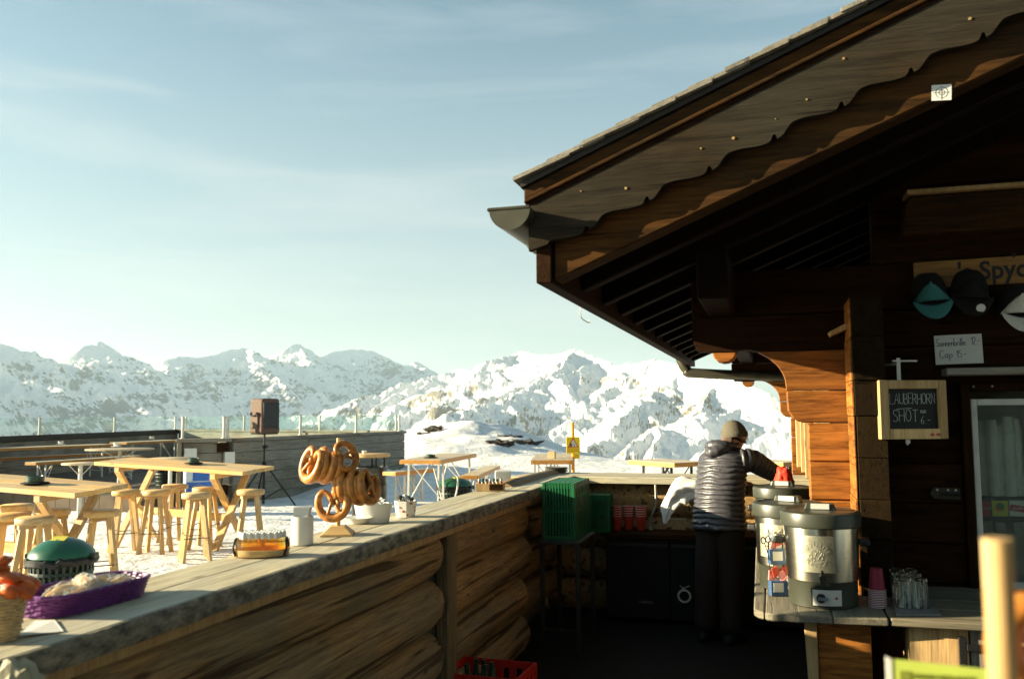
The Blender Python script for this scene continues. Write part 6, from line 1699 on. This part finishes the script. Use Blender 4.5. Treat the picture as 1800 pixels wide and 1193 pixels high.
# continuous body under the clothes
body = bpy.data.meshes.new('body'); V = []; Ed = []; Rr = []
def vtx(p, r, par=None):
    V.append(tuple(p)); Rr.append(r)
    if par is not None: Ed.append((par, len(V)-1))
    return len(V)-1
hip = vtx((-.03, .0, .92), .11); sp = vtx((-.035, .0, 1.12), .10, hip); ch_ = vtx((-.02, .01, 1.34), .11, sp); nk = vtx((.025, .03, 1.47), .052, ch_)
hd0 = vtx((.055, .045, 1.52), .062, nk); hd1 = vtx((.068, .055, 1.575), .086, hd0); hd2 = vtx((.072, .05, 1.635), .078, hd1)
chin = vtx(Vector((.068, .055, 1.515))+fd*.055, .035, hd0); nose = vtx(Vector((.070, .055, 1.565))+fd*.105, .014, hd1)
ear = vtx(Vector((.068, .045, 1.565))+rd*.088, .013, hd1)
sh = vtx(Vector((-.01, .01, 1.405))+rd*.165, .055, ch_); el = vtx((.265, -.03, 1.352), .042, sh); wr = vtx((.44, .07, 1.285), .030, el); pm = vtx((.475, .105, 1.268), .034, wr)
for k in range(4):
    o_ = rd*(.025-.017*k); b0 = Vector((.490, .120, 1.265))+o_
    f1 = vtx(b0, .011, pm); f2 = vtx(b0+Vector((.022, .03, .0)), .010, f1); f3 = vtx(b0+Vector((.036, .052, -.016)), .009, f2); f4 = vtx(b0+Vector((.040, .06, -.034+.004*k)), .008, f3)
th1 = vtx(Vector((.470, .09, 1.258))+rd*.03, .012, pm); th2 = vtx(Vector((.487, .11, 1.241))+rd*.048, .010, th1); th3 = vtx(Vector((.503, .135, 1.233))+rd*.045, .009, th2)
sl = vtx(Vector((-.02, .01, 1.405))-rd*.165, .055, ch_); ell = vtx((.02, .30, 1.25), .042, sl); wl_ = vtx((.20, .42, 1.22), .030, ell); pl2 = vtx((.25, .45, 1.21), .034, wl_)
for k in range(4):
    b0 = Vector((.27, .46, 1.21))+Vector((-.012, .018, 0))*(k-1.5); f1 = vtx(b0, .011, pl2); f2 = vtx(b0+Vector((.03, .01, 0)), .010, f1); f3 = vtx(b0+Vector((.048, .015, -.02)), .009, f2)
t1 = vtx((.25, .42, 1.20), .012, pl2); t2 = vtx((.275, .41, 1.19), .010, t1)
for s, kn, an, toe in [(1, (.065, -.02, .50), (.075, -.05, .09), (.15, .02, .04)), (-1, (-.10, .03, .50), (-.10, .03, .09), (-.02, .10, .04))]:
    th = vtx(Vector((-.03, 0, .86))+rd*(.085*s), .085, hip); k_ = vtx(kn, .058, th); a_ = vtx(an, .042, k_); vtx(toe, .036, a_)
body.from_pydata(V, Ed, []); body.materials.append(M['skin'])
bo = link(bpy.data.objects.new('body', body), per_)
sk = bo.modifiers.new('skin', 'SKIN'); sk.use_smooth_shade = True
for i, r in enumerate(Rr): body.skin_vertices[0].data[i].radius = (r, r)
body.skin_vertices[0].data[hip].use_root = True
ss = bo.modifiers.new('sub', 'SUBSURF'); ss.levels = 1; ss.render_levels = 2
# quilted jacket
def ring_ell(c, rx, ry, yaw, n=44, tilt=None, puff=0.0):
    out = []
    for k in range(n):
        a = 2*PI*k/n; x, y = rx*math.cos(a), ry*math.sin(a)
        v = Vector((x*math.cos(yaw)-y*math.sin(yaw), x*math.sin(yaw)+y*math.cos(yaw), 0))
        if tilt is not None: v = tilt @ v
        out.append(tuple(Vector(c)+v))
    return out
KEY = [(.845, -.035, .0, .222, .165), (.90, -.04, .0, .226, .168), (1.0, -.045, .0, .212, .155), (1.10, -.045, 0, .203, .148), (1.22, -.04, .0, .208, .150), (1.32, -.03, .005, .215, .150), (1.39, -.02, .01, .205, .138), (1.44, -.005, .02, .165, .115), (1.475, .012, .028, .105, .09), (1.51, .03, .035, .082, .080)]
jk = MB(); rs = []; z = .845; NB = 17; zt = 1.51
steps = NB*7
for i in range(steps+1):
    z = .845+(zt-.845)*i/steps; k = interp(KEY, z); ph = (i % 7)/7.0
    puff = math.sin(PI*ph)**.6*.013 if z < 1.45 else 0
    sag = .006*fbm(z*9, 2, 0, 3)
    ring = []
    for q, (x, y, zz_) in enumerate(ring_ell((k[0], k[1], z), k[2]-.008+puff+sag, k[3]-.008+puff+sag, FAC)):
        ring.append((x, y, zz_+.026*fbm(x*6, y*6, z*4, 3)+.012*math.sin(q*2*PI/44+1.2)))
    rs.append(ring)
jk.rings(rs)
jo = jk.build('jacket', 'jacket_cloth', per_, smooth=True, angle=180)
def sleeve(pts, r0, r1, nbands, name):
    path = smooth_path(pts, 14); N = len(path); tot = 0; L = [0]
    for a, b in zip(path[:-1], path[1:]): tot += (b-a).length; L.append(tot)
    m_ = MB(); M_ = nbands*6; P = []; RR_ = []
    for i in range(M_+1):
        s = tot*i/M_; k = 0
        while k < N-2 and L[k+1] < s: k += 1
        f = (s-L[k])/max(1e-6, L[k+1]-L[k]); P.append(path[k].lerp(path[k+1], min(1, f)))
        ph = (i % 6)/6; RR_.append(r0+(r1-r0)*i/M_-.006+.016*math.sin(PI*ph)**.6)
    RR_[-1] *= .9
    m_.tube(P, RR_, 20); return m_.build(name, 'jacket_cloth', jo, smooth=True, angle=180)
shp = Vector((-.005, .0, 1.385))+rd*.125
sleeve([shp, (.175, -.09, 1.392), (.275, -.035, 1.352), (.375, .035, 1.312), (.445, .08, 1.285)], .088, .056, 10, 'sleeve')
sleeve([Vector((-.02, .01, 1.385))-rd*.14, (-.06, .20, 1.31), (.02, .30, 1.25), (.12, .37, 1.23), (.20, .42, 1.22)], .085, .056, 10, 'sleeve')
# hood lying on the back of the neck
hp = []; 
for k in range(25):
    a = PI*.15+PI*1.5*k/24
    hp.append((.005+.105*math.cos(a)*1.0-.03, .01-.085*math.sin(a)*1.0, 1.478+.018*math.sin(a)))
m_ = MB(); bm = bmesh.new(); bmesh.ops.create_uvsphere(bm, u_segments=32, v_segments=20, radius=1)
for v in bm.verts:
    k = 1+.05*math.sin(v.co.x*16)+.05*fbm(v.co.x*2, v.co.y*2, v.co.z*2, 3); v.co = Vector((v.co.x*.115*k, v.co.y*.095*k, v.co.z*.062*k))
    v.co = Matrix.Rotation(R_(-18), 3, 'Y') @ v.co
me = bpy.data.meshes.new('hood'); bm.to_mesh(me); bm.free(); me.materials.append(M['jacket_cloth']); me.polygons.foreach_set('use_smooth', [True]*len(me.polygons))
o = link(bpy.data.objects.new('hood', me), jo); o.location = (-.075, -.035, 1.455)
MB().tube(hp, [.018+.028*math.sin(PI*k/24)*(1+.12*math.sin(k*2.4)) for k in range(25)], 12).build('collar', 'jacket_cloth', jo, smooth=True, angle=180)
MB().box((0, 0, 0), (.028, .004, .009), Matrix.Rotation(R_(-10), 3, 'Y')).build('logo_tab', 'paper_white', jo).location = (-.155, -.150, 1.315)
# trousers, boots
tr = MB()
def limb(m_, pts, rad): m_.tube(smooth_path(pts, 6), [rad[0]+(rad[-1]-rad[0])*i/((len(pts)-1)*6)+.006*fbm(i*.5, rad[0]*50, 0, 2) for i in range((len(pts)-1)*6+1)], 18)
limb(tr, [Vector((-.03, 0, .90))+rd*.085, (.065, -.02, .50), (.078, -.05, .08)], [.118, .08])
limb(tr, [Vector((-.03, 0, .90))-rd*.085, (-.10, .03, .50), (-.10, .03, .08)], [.118, .08])
tr.rings([ring_ell((-.035, 0, z), rx, ry, FAC, 28) for z, rx, ry in ((.80, .12, .10), (.85, .195, .135), (.92, .200, .140), (1.0, .18, .13))])
tr.build('trousers', 'trouser_cloth', per_, smooth=True, angle=180)
for an, toe in [((.078, -.05, .0), (.17, .03, 0)), ((-.10, .03, 0), (-.01, .11, 0))]:
    a, b = Vector(an), Vector(toe); d = (b-a).normalized(); s_ = Vector((d.y, -d.x, 0)); rs = []
    for f, w_, h_ in ((-.07, .02, .06), (-.055, .042, .105), (0, .046, .115), (.07, .048, .085), (.13, .046, .06), (.18, .035, .045), (.20, .015, .03)):
        c = a+d*f; rs.append([tuple(c+s_*w_*math.cos(2*PI*k/16)+Vector((0, 0, max(.004, h_/2+h_/2*math.sin(2*PI*k/16))))) for k in range(16)])
    MB().rings(rs).build('boot', 'black_rubber', per_, smooth=True, angle=180)
# beanie, glasses, hair
m_ = MB(); rs = []
for i, (z, r) in enumerate([(1.575, .101), (1.57, .109), (1.585, .112), (1.605, .1105), (1.612, .105), (1.63, .102), (1.655, .090), (1.675, .072), (1.692, .048), (1.70, .022), (1.703, .004)]):
    lean = (z-1.575)*-.10
    rs.append([(.066+lean+r*.92*math.cos(2*PI*k/36)*(1+.012*(k % 2)), .052+r*math.sin(2*PI*k/36)*(1+.012*(k % 2)), z+(.012*math.cos(2*PI*k/36) if i < 5 else 0)) for k in range(36)])
m_.rings(rs).build('beanie', 'beanie_cloth', per_, smooth=True, angle=60)
gl_ = Vector((.068, .052, 1.563))+fd*.098
m_ = MB()
for s in (-1, 1):
    c = gl_+rd*.035*s; m_.tube([c+rd*.024*math.cos(2*PI*k/16)+Vector((0, 0, .019*math.sin(2*PI*k/16))) for k in range(16)], .003, 6, closed=True)
m_.tube([gl_-rd*.011, gl_+rd*.011], .0025, 6)
for s in (-1, 1): m_.tube([gl_+rd*.058*s, gl_+rd*.088*s-fd*.05, gl_+rd*.090*s-fd*.11], .0025, 6)
m_.build('glasses', 'gold_badge', per_)
m_ = MB()
for k in range(14):
    a = -2.4+k*.22; c = Vector((.066, .048, 1.575)); u = -fd*math.cos(a*.6)*.088+rd*math.sin(a*.6)*.088
    m_.tube([c+u, c+u*1.04+Vector((0, 0, -.05)), c+u*.95+Vector((0, 0, -.09))], [.014, .012, .003], 6)
m_.build('hair', 'speaker_bag', per_, smooth=True)

# ---- unseen wall and roof, added behind the camera to block sky light
sky_blocker = MB()
for i in range(16):
    hpart(MB().box2((-1.0, -1.74+random.uniform(-.004, .004), i*.22+.002), (6.0, -1.6, (i+1)*.22-.002)), 'wall_plank', 'hut_timber_X', bevel=.006)  # planks of the added light blocker, only parented to the hut
hpart(MB().box2((-1.2, -3.2, 3.52), (6.2, .2, 3.60)), 'blocker_roof', 'hut_timber_X')

# ---- mountain air
HZ = MB().box2((-15500, -15500, -960), (15500, 15500, 800)).build('haze', None)
HZ['kind'] = 'stuff'
hm_ = bpy.data.materials.new('mountain_air'); hm_.use_nodes = True
hn = hm_.node_tree.nodes; hl = hm_.node_tree.links; hn.remove(hn['Principled BSDF'])
pv = hn.new('ShaderNodeVolumePrincipled'); pv.inputs['Color'].default_value = (.66, .86, 1.0, 1); pv.inputs['Density'].default_value = 5.5e-5; pv.inputs['Anisotropy'].default_value = .25
hl.new(pv.outputs[0], hn['Material Output'].inputs['Volume'])
HZ.data.materials.append(hm_)
